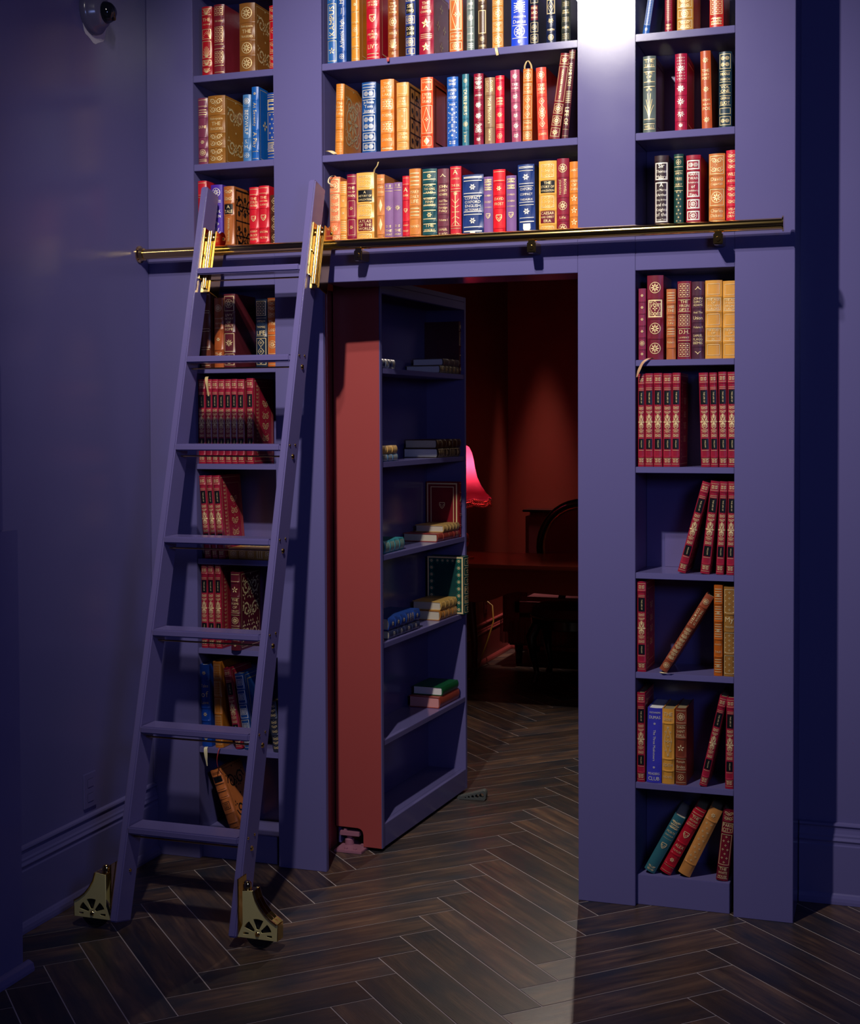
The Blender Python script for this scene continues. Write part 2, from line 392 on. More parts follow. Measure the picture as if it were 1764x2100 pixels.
def motif(g, code, x0, x1, z0, z1, rnd):
    cx, cz = (x0+x1)/2, (z0+z1)/2; hw, hz = (x1-x0)/2, (z1-z0)/2; r = min(hw, hz)*.86; t = max(.00055, hw*.062)
    if code == 'F': g.frame(x0, x1, z0, z1, t*1.3)
    elif code == 'f': g.frame(x0+hw*.14, x1-hw*.14, z0+hw*.14, z1-hw*.14, t*.9)
    elif code == 'H': g.frame(x0, x1, z0, z1, t*3.0)
    elif code == 'L':
        for z in (z0, z1-t): g.rect(x0, x1, z, z+t*1.2)
    elif code == 'l':
        for z in (z0+t*3, z1-t*4): g.rect(x0, x1, z, z+t*2.0)
    elif code == 'M': g.ring(cx, cz, r, t*1.5); g.petals(cx, cz, r*.85, 8, .3); g.ring(cx, cz, r*.3, t)
    elif code == 'm': g.ring(cx, cz, r*.8, t*1.2); g.petals(cx, cz, r*.6, 4, .5)
    elif code == 'R':
        for sx in (-1, 1): g.ring(cx+sx*hw*.45, cz, min(hw*.36, hz*.8), t); g.petals(cx+sx*hw*.45, cz, min(hw*.34, hz*.75), 6, .4)
    elif code == 'Q':
        for sx in (-1, 1):
            for sz in (-1, 1): q = min(hw*.36, hz*.42); g.ring(cx+sx*hw*.45, cz+sz*hz*.45, q, t); g.petals(cx+sx*hw*.45, cz+sz*hz*.45, q*.95, 6, .4)
    elif code == 'D':
        g.line([(cx, cz-hz*.92), (cx+hw*.8, cz), (cx, cz+hz*.92), (cx-hw*.8, cz), (cx, cz-hz*.92)], t*1.2); g.petals(cx, cz, r*.5, 4, .5)
    elif code == 'd':
        g.poly([(cx, cz-hz*.8), (cx+hw*.62, cz), (cx, cz+hz*.8), (cx-hw*.62, cz)])
    elif code == 'S': g.petals(cx, cz, r, 5, .4, math.pi/2)
    elif code == 's': g.petals(cx, cz, r*.62, 6, .5)
    elif code == 'P':                                           # palmette
        for k in range(5): a = math.pi*(.1+.2*k); g.petals(cx+0*k, cz-r*.2, r*1.05, 1, .22, a)
        for sx in (-1, 1): g.scroll(cx+sx*r*.4, cz-r*.45, r*.32, -sx, 1, t*1.4)
        g.petals(cx, cz-r*.3, r*.7, 1, .4, -math.pi/2)
    elif code == 'p':                                           # upside-down palmette
        for k in range(5): g.petals(cx, cz+r*.2, r*1.05, 1, .22, -math.pi*(.1+.2*k))
        for sx in (-1, 1): g.scroll(cx+sx*r*.4, cz+r*.45, r*.32, -sx, -1, t*1.4)
    elif code == 'C':                                           # shield
        q = r*.85; g.line([(cx-q*.8, cz+q*.8), (cx+q*.8, cz+q*.8), (cx+q*.8, cz), (cx+q*.4, cz-q*.65), (cx, cz-q), (cx-q*.4, cz-q*.65), (cx-q*.8, cz), (cx-q*.8, cz+q*.8)], t*2.2)
        for k in (-1, 0, 1): g.petals(cx+k*q*.45, cz+q*(.1 if k else -.35), q*.3, 5, .5)
    elif code == 'c':                                           # solid shield
        q = r*.85; g.poly([(cx-q*.75, cz+q), (cx+q*.75, cz+q), (cx+q*.8, cz), (cx+q*.45, cz-q*.6), (cx, cz-q), (cx-q*.45, cz-q*.6), (cx-q*.8, cz)])
    elif code == 'X':                                           # mirrored scrollwork panel
        n = max(2, int(hz/hw*1.5+.5)); step = 2*hz/n
        for k in range(n):
            z = z0+step*(k+.5); q = min(hw*.44, step*.46)
            for sx in (-1, 1):
                g.scroll(cx+sx*hw*.48, z, q, sx, 1 if k % 2 else -1, t*1.5); g.petals(cx+sx*hw*.80, z+q*.75, q*.42, 3, .5, rnd.random()*3)
                g.petals(cx+sx*hw*.20, z-q*.6, q*.45, 3, .5, math.pi/2*sx)
            g.petals(cx, z, q*.55, 4, .5); g.disc(cx, z+step/2, q*.14, 6)
    elif code == 'x':                                           # fine stipple of leaves
        n = max(3, int(hz/hw*3.2)); 
        for k in range(n):
            for i in range(4):
                g.petals(x0+(i+.5)*hw/2+(rnd.random()-.5)*hw*.1, z0+(k+.5)*2*hz/n, hw*.22, 3, .45, rnd.random()*6)
    elif code == 'G':
        nx = 3; nz = max(2, int(nx*hz/hw))
        for i in range(nx+1): g.rect(x0+(x1-x0)*i/nx-t/2, x0+(x1-x0)*i/nx+t/2, z0, z1, 1)
        for k in range(nz+1): g.rect(x0, x1, z0+(z1-z0)*k/nz-t/2, z0+(z1-z0)*k/nz+t/2)
        for i in range(nx):
            for k in range(nz): g.disc(x0+(i+.5)*(x1-x0)/nx, z0+(k+.5)*(z1-z0)/nz, hw*.16, 5)
    elif code == 'O':
        nz = max(2, int(2.2*hz/hw))
        for k in range(nz):
            for i in ((-1, 1) if k % 2 else (0,)): g.petals(cx+i*hw*.5, z0+(k+.5)*2*hz/nz, hw*.26, 4, .6)
    elif code == 'A':                                           # rays fanning up
        for k in range(9):
            a = math.pi*(.08+.105*k); g.line([(cx+math.cos(a)*r*.2, z0+r*.1), (cx+math.cos(a)*hw*.95, z0+min(2*hz*.95, hw*2.2*math.sin(a)+hz*.2))], t*1.3)
    elif code == 'a':                                           # rays fanning from a corner
        for k in range(8):
            a = math.pi*.5*k/7; g.line([(x1, z0), (x1-math.cos(a)*2*hw*.95, z0+math.sin(a)*2*hz*.95)], t*1.3)
    elif code == 'W':                                           # long leaves
        for k in (-3, -2, -1, 1, 2, 3):
            pts = [(cx+k*hw*.28*(q/6)**1.6*(1.1), z0+2*hz*(.95-.17*abs(k))*q/6) for q in range(7)]; g.line(pts, t*1.6)
        for k in (-1, 0, 1): g.petals(cx+k*hw*.4, z1-hw*.5-abs(k)*hw*.3, hw*.28, 5, .5)
    elif code == 'B':                                           # burst arrow
        g.line([(cx, z0), (cx, z1-r*.3)], t*3); g.petals(cx, z1-r*.5, r*.6, 8, .3)
        for sx in (-1, 1):
            for k in range(5): g.line([(cx, z0+hz*(.3+.25*k)), (cx+sx*hw*.85, z0+hz*(.05+.38*k))], t*1.5)
    elif code == 'E':                                           # open cross lattice
        n = max(2, int(hz/hw*1.8))
        for k in range(n):
            a, b = z0+2*hz*k/n, z0+2*hz*(k+1)/n; g.line([(x0, a), (x1, b)], t); g.line([(x1, a), (x0, b)], t); g.petals(cx, (a+b)/2, hw*.3, 4, .5)
    elif code == 'N':                                           # stack of ruled lines
        n = max(3, int(hz/hw*3))
        for k in range(n): g.rect(x0, x1, z0+(k+.35)*2*hz/n, z0+(k+.6)*2*hz/n)
    elif code == 'Z':                                           # concentric squares
        for q in (1, .62, .3): g.frame(cx-r*q, cx+r*q, cz-r*q, cz+r*q, t*1.6)
    elif code == 'Y':                                           # diamond chain
        n = max(2, int(hz/hw*1.1))
        for k in range(n):
            z = z0+(k+.5)*2*hz/n; q = min(hw*.7, hz/n*.8); g.line([(cx, z-q*1.2), (cx+q, z), (cx, z+q*1.2), (cx-q, z), (cx, z-q*1.2)], t*1.4); g.petals(cx, z, q*.5, 4, .5)
    elif code == 'V': g.line([(cx-hw*.6, cz-r*.1), (cx-hw*.25, cz+r*.1), (cx, cz+r*.6), (cx+hw*.25, cz+r*.1), (cx+hw*.6, cz-r*.1)], t*2)
    elif code == 'v': g.line([(cx-hw*.6, cz+r*.1), (cx-hw*.25, cz-r*.1), (cx, cz-r*.6), (cx+hw*.25, cz-r*.1), (cx+hw*.6, cz+r*.1)], t*2)
SHAKE = '.52:Lx#/.2:L/4.6:@'   # the uniform series, drawn apart below
def parse(spec):
    """'2:FM/1.5:F TOM|JONES' -> [(weight, codes, mode, text)] from the top down"""
    out = []
    for p in spec.split('/'):
        wgt, rest_ = p.split(':', 1); mode = ''; txt = ''
        for mk in ('=', '^', '_'):
            if mk in rest_: rest_, txt = rest_.split(mk, 1); mode = mk; break
        lab = ''
        if rest_ and rest_[0] in 'KkJ': lab = rest_[0]; rest_ = rest_[1:]
        out.append((float(wgt), rest_, mode, txt, lab))
    return out
LABELMAT = {'K': leather((14, 16, 20)), 'k': leather((110, 20, 36)), 'J': leather((32, 42, 92))}
REDLAB = leather((176, 24, 40))
LABELNAME = {'K': 'black spine label', 'k': 'wine red spine label', 'J': 'navy spine label'}
def book_parts(root, w, h, d, rgb, spec, cloth=False, bands=True, foil=None, pages=None, seed=0, cover=None, bulge=None):
    rnd = random.Random(seed); foil = foil or GOLD; pages = pages or GILT
    b = (min(.006, w*.16) if bulge is None else bulge); mat = leather(rgb, cloth)
    P = parse(spec); tot = sum(p[0] for p in P); z = h*.985; lim = []; bandz = []
    for i, (wg, *_r) in enumerate(P):
        hh = wg/tot*h*.97; lim.append((z-hh, z)); z -= hh
        if i < len(P)-1 and bands: bandz.append(z)
    # case: bent spine with raised bands, two boards
    m = MB(); n = 8; t = .0026; e = .0017
    lev = [(0, 0)]
    for zb in sorted(bandz): lev += [(zb-.0030, 0), (zb-.0018, e), (zb+.0018, e), (zb+.0030, 0)]
    lev.append((h, 0)); vs = []
    for zz, off in lev:
        for k in range(n+1):
            s = -1+2*k/n; vs.append((s*w/2, b*s*s-off*(1-s**4), zz))
    nl = len(lev); fs = [(i*(n+1)+k, i*(n+1)+k+1, (i+1)*(n+1)+k+1, (i+1)*(n+1)+k) for i in range(nl-1) for k in range(n)]
    q = len(vs)
    for zz in (0, h):
        for k in range(n+1): s = -1+2*k/n; vs.append((s*w/2*.9, b*s*s+t+.0005, zz))
    fs += [(k, q+k, q+k+1, k+1) for k in range(n)]+[((nl-1)*(n+1)+k, (nl-1)*(n+1)+k+1, q+n+1+k+1, q+n+1+k) for k in range(n)]
    fs += [(q+k, q+n+1+k, q+n+2+k, q+k+1) for k in range(n)]
    m.add(vs, fs)
    m.box(-w/2, -w/2+t, b, d, 0, h); m.box(w/2-t, w/2, b, d, 0, h)
    m.build('cover', mat, root, smooth=True)
    MB().box(-w/2+t, w/2-t, b+t*.6, d-.004, .003, h-.0035).build('page_block', pages, root)
    g = Gild(); labs = {}
    for (za, zb), (wg, codes, mode, txt, lab) in zip(lim, P):
        mg = .0036 if bands else .0012; x0, x1, z0, z1 = -w*.43, w*.43, za+mg, zb-mg
        if z1-z0 < .002: continue
        if lab:
            lg = labs.setdefault((lab, za), Gild()); lg.rect(-w*.40, w*.40, z0, z1, 6)
        for cde in codes:
            if cde == 'H' or cde in 'FfLl': motif(g, cde, x0, x1, z0, z1, rnd)
            else: motif(g, cde, x0+w*.045, x1-w*.045, z0+.0012, z1-.0012, rnd)
        if mode: g.text(txt, x0, x1, z0+.001, z1-.001, {'=': 0, '^': 1, '_': 2}[mode])
    def bend(G, off): return [(x, b*(x/(w/2))**2-off, zz) for x, zz in G.v]
    for (lab, _za), lg in labs.items():
        mm = MB(); mm.v = bend(lg, .0007); mm.f = lg.f; mm.build('spine_label', LABELMAT[lab], root, label=LABELNAME[lab])
    if g.f:
        mm = MB(); mm.v = bend(g, .0012); mm.f = g.f
        me = bpy.data.meshes.new('gilding'); me.from_pydata(mm.v, [], mm.f); me.materials.append(foil)
        o = bpy.data.objects.new('gilding', me); COL.objects.link(o); o.parent = root; o['kind'] = 'stuff'
    if cover:     # ornament on the board that faces +X
        cg = Gild(); cm = {'k': BLACKFOIL}.get(cover[0], GOLD); y0, y1, z0, z1 = b+.010, d-.008, .008, h-.008
        for cde in cover[1:]: motif(cg, cde, y0+.004, y1-.004, z0+.004, z1-.004, rnd)
        if cover[1:2] == 'f' or True: cg.frame(y0, y1, z0, z1, .0012)
        me = bpy.data.meshes.new('cover_gilding'); me.from_pydata([(w/2+.0005, y, zz) for y, zz in cg.v], [], cg.f); me.materials.append(cm)
        o = bpy.data.objects.new('cover_gilding', me); COL.objects.link(o); o.parent = root
# uniform burgundy series with black labels: one prototype, copied and scaled
SERIES = {}
def series_meshes():
    w, h, d = .028, .298, .19
    root = empty('series_book'); b = .004
    book_parts(root, w, h, d, (150, 26, 50), '.58:L/4.6:/.52:L', bands=True, seed=5)
    g = Gild(); rnd = random.Random(4); L_ = Gild(); x0, x1 = -w*.38, w*.38
    z = lambda f: h*f
    for a, c in ((.915, .955), (.045, .085)): motif(g, 'X', x0, x1, z(a), z(c), rnd); motif(g, 'x', x0, x1, z(a), z(c), rnd)
    motif(g, 'X', x0, x1, z(.31), z(.655), rnd); g.ring(0, z(.48), w*.30, .0011, 16, w*.85); g.petals(0, z(.48), w*.5, 6, .3); g.petals(0, z(.50), w*.7, 2, .3, math.pi/2); motif(g, 'x', x0, x1, z(.58), z(.65), rnd); motif(g, 'x', x0, x1, z(.31), z(.38), rnd)
    for a, c in ((.665, .815), (.19, .30)): L_.rect(x0, x1, z(a), z(c), 4)
    g.text("THE LIFE OF", x0+.006, x1-.004, z(.675), z(.805), 2); g.text("WILLIAM", x0+.006, x1-.004, z(.20), z(.29), 2)
    for a in (.825, .842, .175): g.rect(x0, x1, z(a), z(a)+.0009)
    L2 = Gild(); h_ = len(L_.f)//2; L2.v = L_.v[h_*4:]; L2.f = [tuple(i-h_*4 for i in f) for f in L_.f[h_:]]; L_.v = L_.v[:h_*4]; L_.f = L_.f[:h_]
    for G, mt, off, nm in ((L_, LABELMAT['K'], .0007, 'spine_label'), (L2, LABELMAT['K'], .0007, 'spine_label'), (g, GOLD, .0012, 'gilding')):
        me = bpy.data.meshes.new(nm); me.from_pydata([(x, b*(x/(w/2))**2-off, zz) for x, zz in G.v], [], G.f); me.materials.append(mt)
        o = bpy.data.objects.new(nm, me); COL.objects.link(o); o.parent = root
        if nm == 'spine_label': o['label'] = 'black spine label'
        else: o['kind'] = 'stuff'
    cg = Gild(); cg.frame(.012, d-.008, .008, h-.008, .0013); motif(cg, 'X', .03, .05, .02, h-.02, rnd); cg.frame(.055, d-.02, .03, h-.03, .001)
    motif(cg, 'X', .085, .145, .07, h-.07, rnd)
    me = bpy.data.meshes.new('cover_gilding'); me.from_pydata([(w/2+.0005, y, zz) for y, zz in cg.v], [], cg.f); me.materials.append(GOLD)
    o = bpy.data.objects.new('cover_gilding', me); COL.objects.link(o); o.parent = root
    return root, w, h, d
PROTO = [None]
def series_book(w, h, d, cover=False):
    if PROTO[0] is None:
        PROTO[0] = series_meshes(); r = PROTO[0][0]; src = r
        PROTO[0] = PROTO[0]+([c for c in r.children],)
        first = True
    else: first = False
    r0, w0, h0, d0, kids = PROTO[0]
    if first: r = r0
    else:
        r = r0.copy(); COL.objects.link(r)
        for c in kids:
            k = c.copy(); COL.objects.link(k); k.parent = r
    r.scale = (w/w0, d/d0, h/h0); return r

ORD = ['first', 'second', 'third', 'fourth', 'fifth', 'sixth', 'seventh', 'eighth', 'ninth', 'tenth', 'eleventh', 'twelfth', 'thirteenth', 'fourteenth', 'fifteenth', 'sixteenth', 'seventeenth', 'eighteenth', 'nineteenth', 'twentieth']
def place_upright(root, xl, zbase, w, h, lean, Y):
    """lean>0 tips the top to +X; the lower corner rests on the shelf"""
    c, s = math.cos(lean), math.sin(lean)
    # rotation about Y by lean: local x -> (c,-s), local z -> (s,c)
    lift = abs(w/2*s); root.rotation_euler = (0, lean, 0)
    root.location = (xl+w/2*c, Y, zbase+lift)
def shelf_row(phrase, group, zbase, rows, Y=.012, depth=.165):
    """rows: (uL, uR, vTop, uLtop or None, rgb or 'S', spec, description, options)"""
    for i, r in enumerate(rows):
        uL, uR, vT, uLt, rgb, spec, desc = r[:7]; opt = r[7] if len(r) > 7 else {}
        y = opt.get('Y', Y); dd = opt.get('d', depth)
        # bottom pixel row of this shelf at uL
        d0 = ray(uL, 900); vB = opt.get('vB')
        if vB is None:
            lo, hi = -2000, 4000
            for _ in range(40):
                mid = (lo+hi)/2
                if atY(uL, mid, y).z > zbase: lo = mid
                else: hi = mid
            vB = lo
        A = atY(uL, vB, y); B = atY(uR, vB, y)
        T = atY(uLt if uLt is not None else uL+(A.x*0), vT, y) if uLt is not None else None
        if uLt is None:
            h = atY((uL+uR)/2, vT, y).z-zbase; w = B.x-A.x; lean = 0; xl = A.x
        else:
            dx, dz = T.x-A.x, T.z-max(A.z, zbase); lean = math.atan2(dx, dz); h = math.hypot(dx, dz); w = (B.x-A.x)*math.cos(lean) if 'w' not in opt else opt['w']; xl = A.x
            if abs(lean) > .03 and 'w' not in opt: w = max(.012, (B.x-A.x)*math.cos(lean))
        w = max(w-.0008, .009)
        if rgb == 'S': root = series_book(w, h, dd)
        else:
            root = empty('book')
            book_parts(root, w, h, dd, rgb, spec, opt.get('cloth', False), opt.get('bands', True), opt.get('foil'), opt.get('pages'), i*7+len(group), opt.get('cover'))
        root.name = 'book'
        place_upright(root, xl, zbase+.0006, w, h, lean, y)
        ph = f"{desc}, {ORD[i]} from left on {phrase}"
        tag(root, ph, 'book', group)
        if len(ph.replace('-', '-').split()) > 16: pass
        rb = opt.get('ribbon')
        if rb:
            for k_, pts in enumerate(rb):
                ribbon(root, pts[0], pts[1])
RIBM = {'gold': simple('gold_ribbon', (.62, .45, .20, 1), .45), 'tan': simple('tan_ribbon', (.50, .27, .13, 1), .5), 'red': simple('red_ribbon', (.35, .03, .03, 1), .5), 'cream': simple('cream_ribbon', (.75, .66, .42, 1), .4)}
def ribbon(root, col, pts):
    """satin bookmark: pts are world (x, y, z); built in the book's own frame"""
    bpy.context.view_layer.update()
    inv = (Matrix.Translation(root.location) @ root.rotation_euler.to_matrix().to_4x4() @ Matrix.Diagonal((*root.scale, 1))).inverted()
    m = MB(); vs = []
    P = [Vector(p[:3]) for p in pts]; ws = [p[3] if len(p) > 3 else .0055 for p in pts]
    sm = []
    for i in range(len(P)-1):
        a, b, c, d = P[max(i-1, 0)], P[i], P[i+1], P[min(i+2, len(P)-1)]
        for k in range(5):
            t = k/5; sm.append((.5*((2*b)+(c-a)*t+(2*a-5*b+4*c-d)*t*t+(-a+3*b-3*c+d)*t**3), ws[i]*(1-t)+ws[i+1]*t))
    sm.append((P[-1], ws[-1]))
    for j, (p, wd) in enumerate(sm):
        tw = .5*math.sin(j*.4); ax = Vector((math.cos(tw), math.sin(tw)*.6, .1))
        for sd in (-1, 1):
            for th in (-.00025, .00025): vs.append(inv @ (p+ax*sd*wd/2+Vector((0, th, 0))))
    fs = []
    for j in range(len(sm)-1):
        q = j*4; fs += [(q, q+2, q+6, q+4), (q+1, q+5, q+7, q+3), (q, q+4, q+5, q+1), (q+2, q+3, q+7, q+6)]
    m.add(vs, fs); m.build('ribbon_bookmark', RIBM[col], root, smooth=True)

# ------------------------------------------------------------------ books on the fixed shelves
G_ = 'books on the left bay shelves'; GC = 'books on the centre shelves above the doorway'; GR = 'books on the right bay shelves'
BUR, RD, BRN, TAN, ORG = (118, 22, 44), (186, 20, 34), (140, 88, 36), (214, 150, 62), (232, 116, 42)
SP = ZU[1]; SM = ZU[0]
shelf_row("left bay's top shelf", G_, SP, [
 (413.5, 434.5, 13.5, None, RD, '1:LA/1.4:=THE|COLD WAR/1.4:Fa/2.2:FA/.9:FA/.9:A', 'thin red book with gold sunbursts'),
 (438, 460, 9, None, (132, 36, 48), '1:G/.8:=THE GUIDE/1.6:G/.6:L/1.3:G/.8:L', 'burgundy book with gold grid panels'),
 (490.5, 522.5, 6, None, BRN, '1.2:M/1.2:=Shakespeare|THE|TRAGEDIES/1:M/1:M', 'thick brown Shakespeare volume with rosettes', {'cover': 'gX'}),
 (551.6, 572, 11, None, RD, '1:FX/1.5:Fm/1:FX/1:FX', 'red book cut by the pier')])
shelf_row("left bay's second shelf", G_, SM, [
 (406, 426, 201, None, (128, 52, 78), '.7:L/.8:N/1.6:=DUNE/.9:s/.8:M/.5:N', 'slim mauve book with gold bands'),
 (426.5, 461.5, 196, None, (152, 98, 34), '1.2:X/1.2:=Shakespeare|THE|TRAGEDIES/1:X/1:X', 'thick tan brown Shakespeare volume', {'cover': 'gX'}),
 (498, 515, 194, None, (64, 116, 168), '.8:M/2.2:_BEOWULF/.9:=S.|H./.7:m', 'pale blue book with gold lettering', {'foil': SILVER}),
 (516.5, 531, 178, None, (20, 92, 172), '1:s/2.6:_At Seventy/1.8:_A Play/.8:L', 'tall bright blue book', {'cover': 'gO'}),
 (547.5, 570, 190, None, (24, 62, 140), '.4:L/1.1:HN/2.6:FO/1:FZ/.5:L', 'blue book with gold cross rows')])
shelf_row("left bay shelf above the rail", G_, ZR, [
 (406, 424, 371, None, (196, 30, 44), '1:L/3:L/1:L', 'red book behind the ladder top'),
 (432, 456, 379, None, (78, 44, 160), '1.2:M/.4:N/1.4:=A|DARK|QUEEN/2:W/1:=KATE|ELLIS', 'purple book with large gold flowers', {'bands': False, 'foil': SILVER}),
 (458.5, 480, 382, None, (176, 98, 42), '1.2:X/.9:K=A|TALE/2.2:^Nicholas Nickleby/.6:s', 'tan book with black patterned cover', {'cover': 'kXG', 'd': .17}),
 (511, 530.5, 384, None, (208, 24, 42), '.7:L/1.2:=THE|COLD|WAR/1.8:C/1.3:=ROBERT|FROST|POEMS/.8:s', 'red book with gold shield'),
 (530.5, 551.6, 381, None, (208, 24, 42), '.7:L/1.2:=THE|HARVARD|CLASSICS/1.8:C/1.3:=BACON|MILTON/.8:s', 'wider red book with gold shield'),
 (553.5, 572, 400, None, (72, 40, 22), '1:Y/1:Y/1:Y', 'dark brown book with gold triangles')])
shelf_row("top centre shelf", GC, SP, [
 (671, 691, -26, None, (42, 98, 164), '1:_YA/2.6:F^KAMPUS/1.6:FS', 'blue book lettered KAMPUS'),
 (692, 710, -30, None, (24, 72, 146), '1.4:^Mystic/.7:^Thomas/2.5:^Atlantic High/.7:m', 'blue book lettered Atlantic High', {'foil': SILVER}),
 (720, 737, -32, None, (214, 140, 40), '1:s/1:s/1:L/1:m/.9:L/1:L', 'ochre book with red cover', {'cover': 'gf'}),
 (751, 778, -34, None, (196, 18, 44), '1:L/.9:=THE|HISTORY|OF ROME/1.7:C/1:=A|MEMOIR|LIFE/1:=LIVY/.5:L', 'glossy red book with gold shield', {'cover': 'gf'}),
 (795, 817, -24, None, (156, 82, 34), '1:B/1.3:=THE|WAR OF|THE|WORLDS/1.2:M/.8:=WELLS/1.1:A/.6:S', 'brown book with gold sunburst panels'),
 (831, 852, -18, None, (38, 58, 128), '1:FG/1.2:K=SIR|TWO/1:FM/1.2:K=DON|JUAN/1:FM/.8:Fm', 'navy book with two red labels', {'red': 1}),
 (859, 889, -20, None, (160, 20, 48), '.8:=GULAG/1.5:=THE|RED|CHAMBER/1.6:Ss/.8:N/1.3:Ss', 'burgundy book with gold stars', {'cover': 'gO'}),
 (921, 949, -26, None, (206, 108, 48), '.9:F/3:FfD/.9:F=MELVILLE/.9:FM', 'orange brown book with long gold diamond'),
 (957, 973, -6, None, (116, 128, 122), '1:L=JANE/1.4:M/1.3:L=BRONTE/.7:N', 'slim grey green book with silver bands', {'foil': SILVER}),
 (980, 998, -18, None, (84, 58, 38), '1.1:=THE|IDIOT/.5:m/2.4:HKF/.8:m/.5:N', 'dark brown book with framed grey panel'),
 (1009, 1032, -16, None, (214, 138, 54), '1:FX/1.1:FM/.9:FX/1.1:FM', 'tan gold book with ornate panels'),
 (1048, 1083, -40, None, (28, 66, 200), '1.4:=THE COUNT|OF MONTE|CRISTO/1.1:PB/.9:=Alexandre|Dumas/1.1:ML/.5:c', 'bright royal blue book titled Monte Cristo', {'bands': False, 'foil': SILVER}),
 (1087, 1105, -20, None, (22, 24, 44), '1:Fm/1.3:k=PRIDE|AND|PREJUDICE/.9:Fm/.8:Fm', 'black book with one red label'),
 (1120, 1140, -24, None, (18, 28, 60), '.8:X/1.4:HD/1:p/.5:=MARTIN/.8:M', 'navy book with gold medallions'),
 (1151, 1170, -14, None, (52, 56, 48), '.6:N/.8:x/.7:=EMILY|BRONTE/.8:x/.8:=POEMS/.9:x', 'olive black book with gold bands')], Y=.010)
shelf_row("middle centre shelf", GC, SM, [
 (686.5, 706.5, 173, 689, (222, 132, 40), '1.1:x/1.2:=The|Lady|of the|Lake/.9:x/.9:x/.9:x', 'orange tan book with dense gold vines', {'cover': 'gXM', 'w': .030}),
 (742, 771, 168.5, None, (30, 76, 138), '.5:L/.9:FR/1.4:L=Jo Beade|Tom|Jones/1.6:FQ/.9:FR/.9:FR', 'blue book with paired gold rosettes', {'foil': SILVER}),
 (780, 808, 162.5, None, (238, 130, 46), '1.4:=THE|LADY|OF THE|LAKE/1:Gm/.8:=POEMS/1:Gm/1.1:=DANTE/.3:G', 'orange book with gold emblem panels'),
 (813, 838, 169, None, (224, 158, 78), '1:f/.9:=THE|WAR|LORD/1.9:fO/.8:=SALEM|TEAM/.7:f', 'tan book with dotted brown cover', {'cover': 'kGO'}),
 (862.5, 888, 158.5, None, (236, 84, 34), '1:F=WALDEN|A/1:f=TALES|OF THE|DEAD/2.3:FD/1:fd', 'orange red book with arching gold lines', {'cover': 'kff'}),
 (916.5, 939.5, 157.5, None, (32, 92, 176), '1:X/1.5:=FABLES|OF|AESOP/4.2:OE/.7:X', 'blue book with silver lattice', {'foil': SILVER}),
 (948, 962, 152, None, (48, 112, 128), '1:m/2.8:_DUBLINERS/1:M/1.3:_J. Joyce', 'slim teal book'),
 (971.5, 991.5, 151, None, (140, 14, 44), '1.5:XP/.8:=GERALD/1:Pp/1:pP/1.3:PX/.8:p', 'crimson book with dense silver palmettes', {'foil': SILVER}),
 (994, 1015, 159, None, (148, 112, 78), '1:_DANIEL|DEFOE/2:_Moll Flanders/1:_HERITAGE', 'taupe book lettered Moll Flanders'),
 (1016, 1034.5, 155, None, (212, 16, 44), '.3:N/1.2:P/.9:=EMMA|JANE|AUSTEN/1.2:P/.6:N/1:m', 'bright red book with gold palmettes'),
 (1049.6, 1068.4, 144.5, 1046, (168, 72, 100), '1:P/1:=THE|PLAGUE/1:p/.9:P/.9:p/1:P/1:p', 'rose book with silver arrow motifs', {'foil': SILVER, 'w': .031}),
 (1071.5, 1093, 142, 1072.5, (204, 110, 40), '1:FM/1:F=PRINCE|OF|WALES/2:FY/.9:F=MACHI|AVELLI/.8:FM', 'orange brown book with ribbon loop', {'w': .032, 'ribbon': [('gold', [(-1.028, .03, 2.665), (-1.030, .022, 2.685), (-1.019, .018, 2.703), (-1.008, .02, 2.688), (-1.008, .028, 2.665)])]}),
 (1103, 1124.5, 139.5, 1098.5, (222, 76, 56), '1.3:Ms/1.4:m=THE|DIVINE|COMEDY/3.2:MY/1:=DANTE', 'salmon red book with gold circles', {'w': .034}),
 (1126, 1147.5, 111.5, 1149.7, (124, 34, 38), '1:FP/3.4:F_ALEXANDER HAMILTON/1.1:FM/1.1:FM/1:FP', 'wine brown book leaning right'),
 (1151.4, 1165.3, 101, 1167.5, (84, 32, 40), '.8:N/2.2:_HAMILTON/1.2:N/1.8:_LIFE OF/.7:L', 'slim dark brown book leaning on pier')])
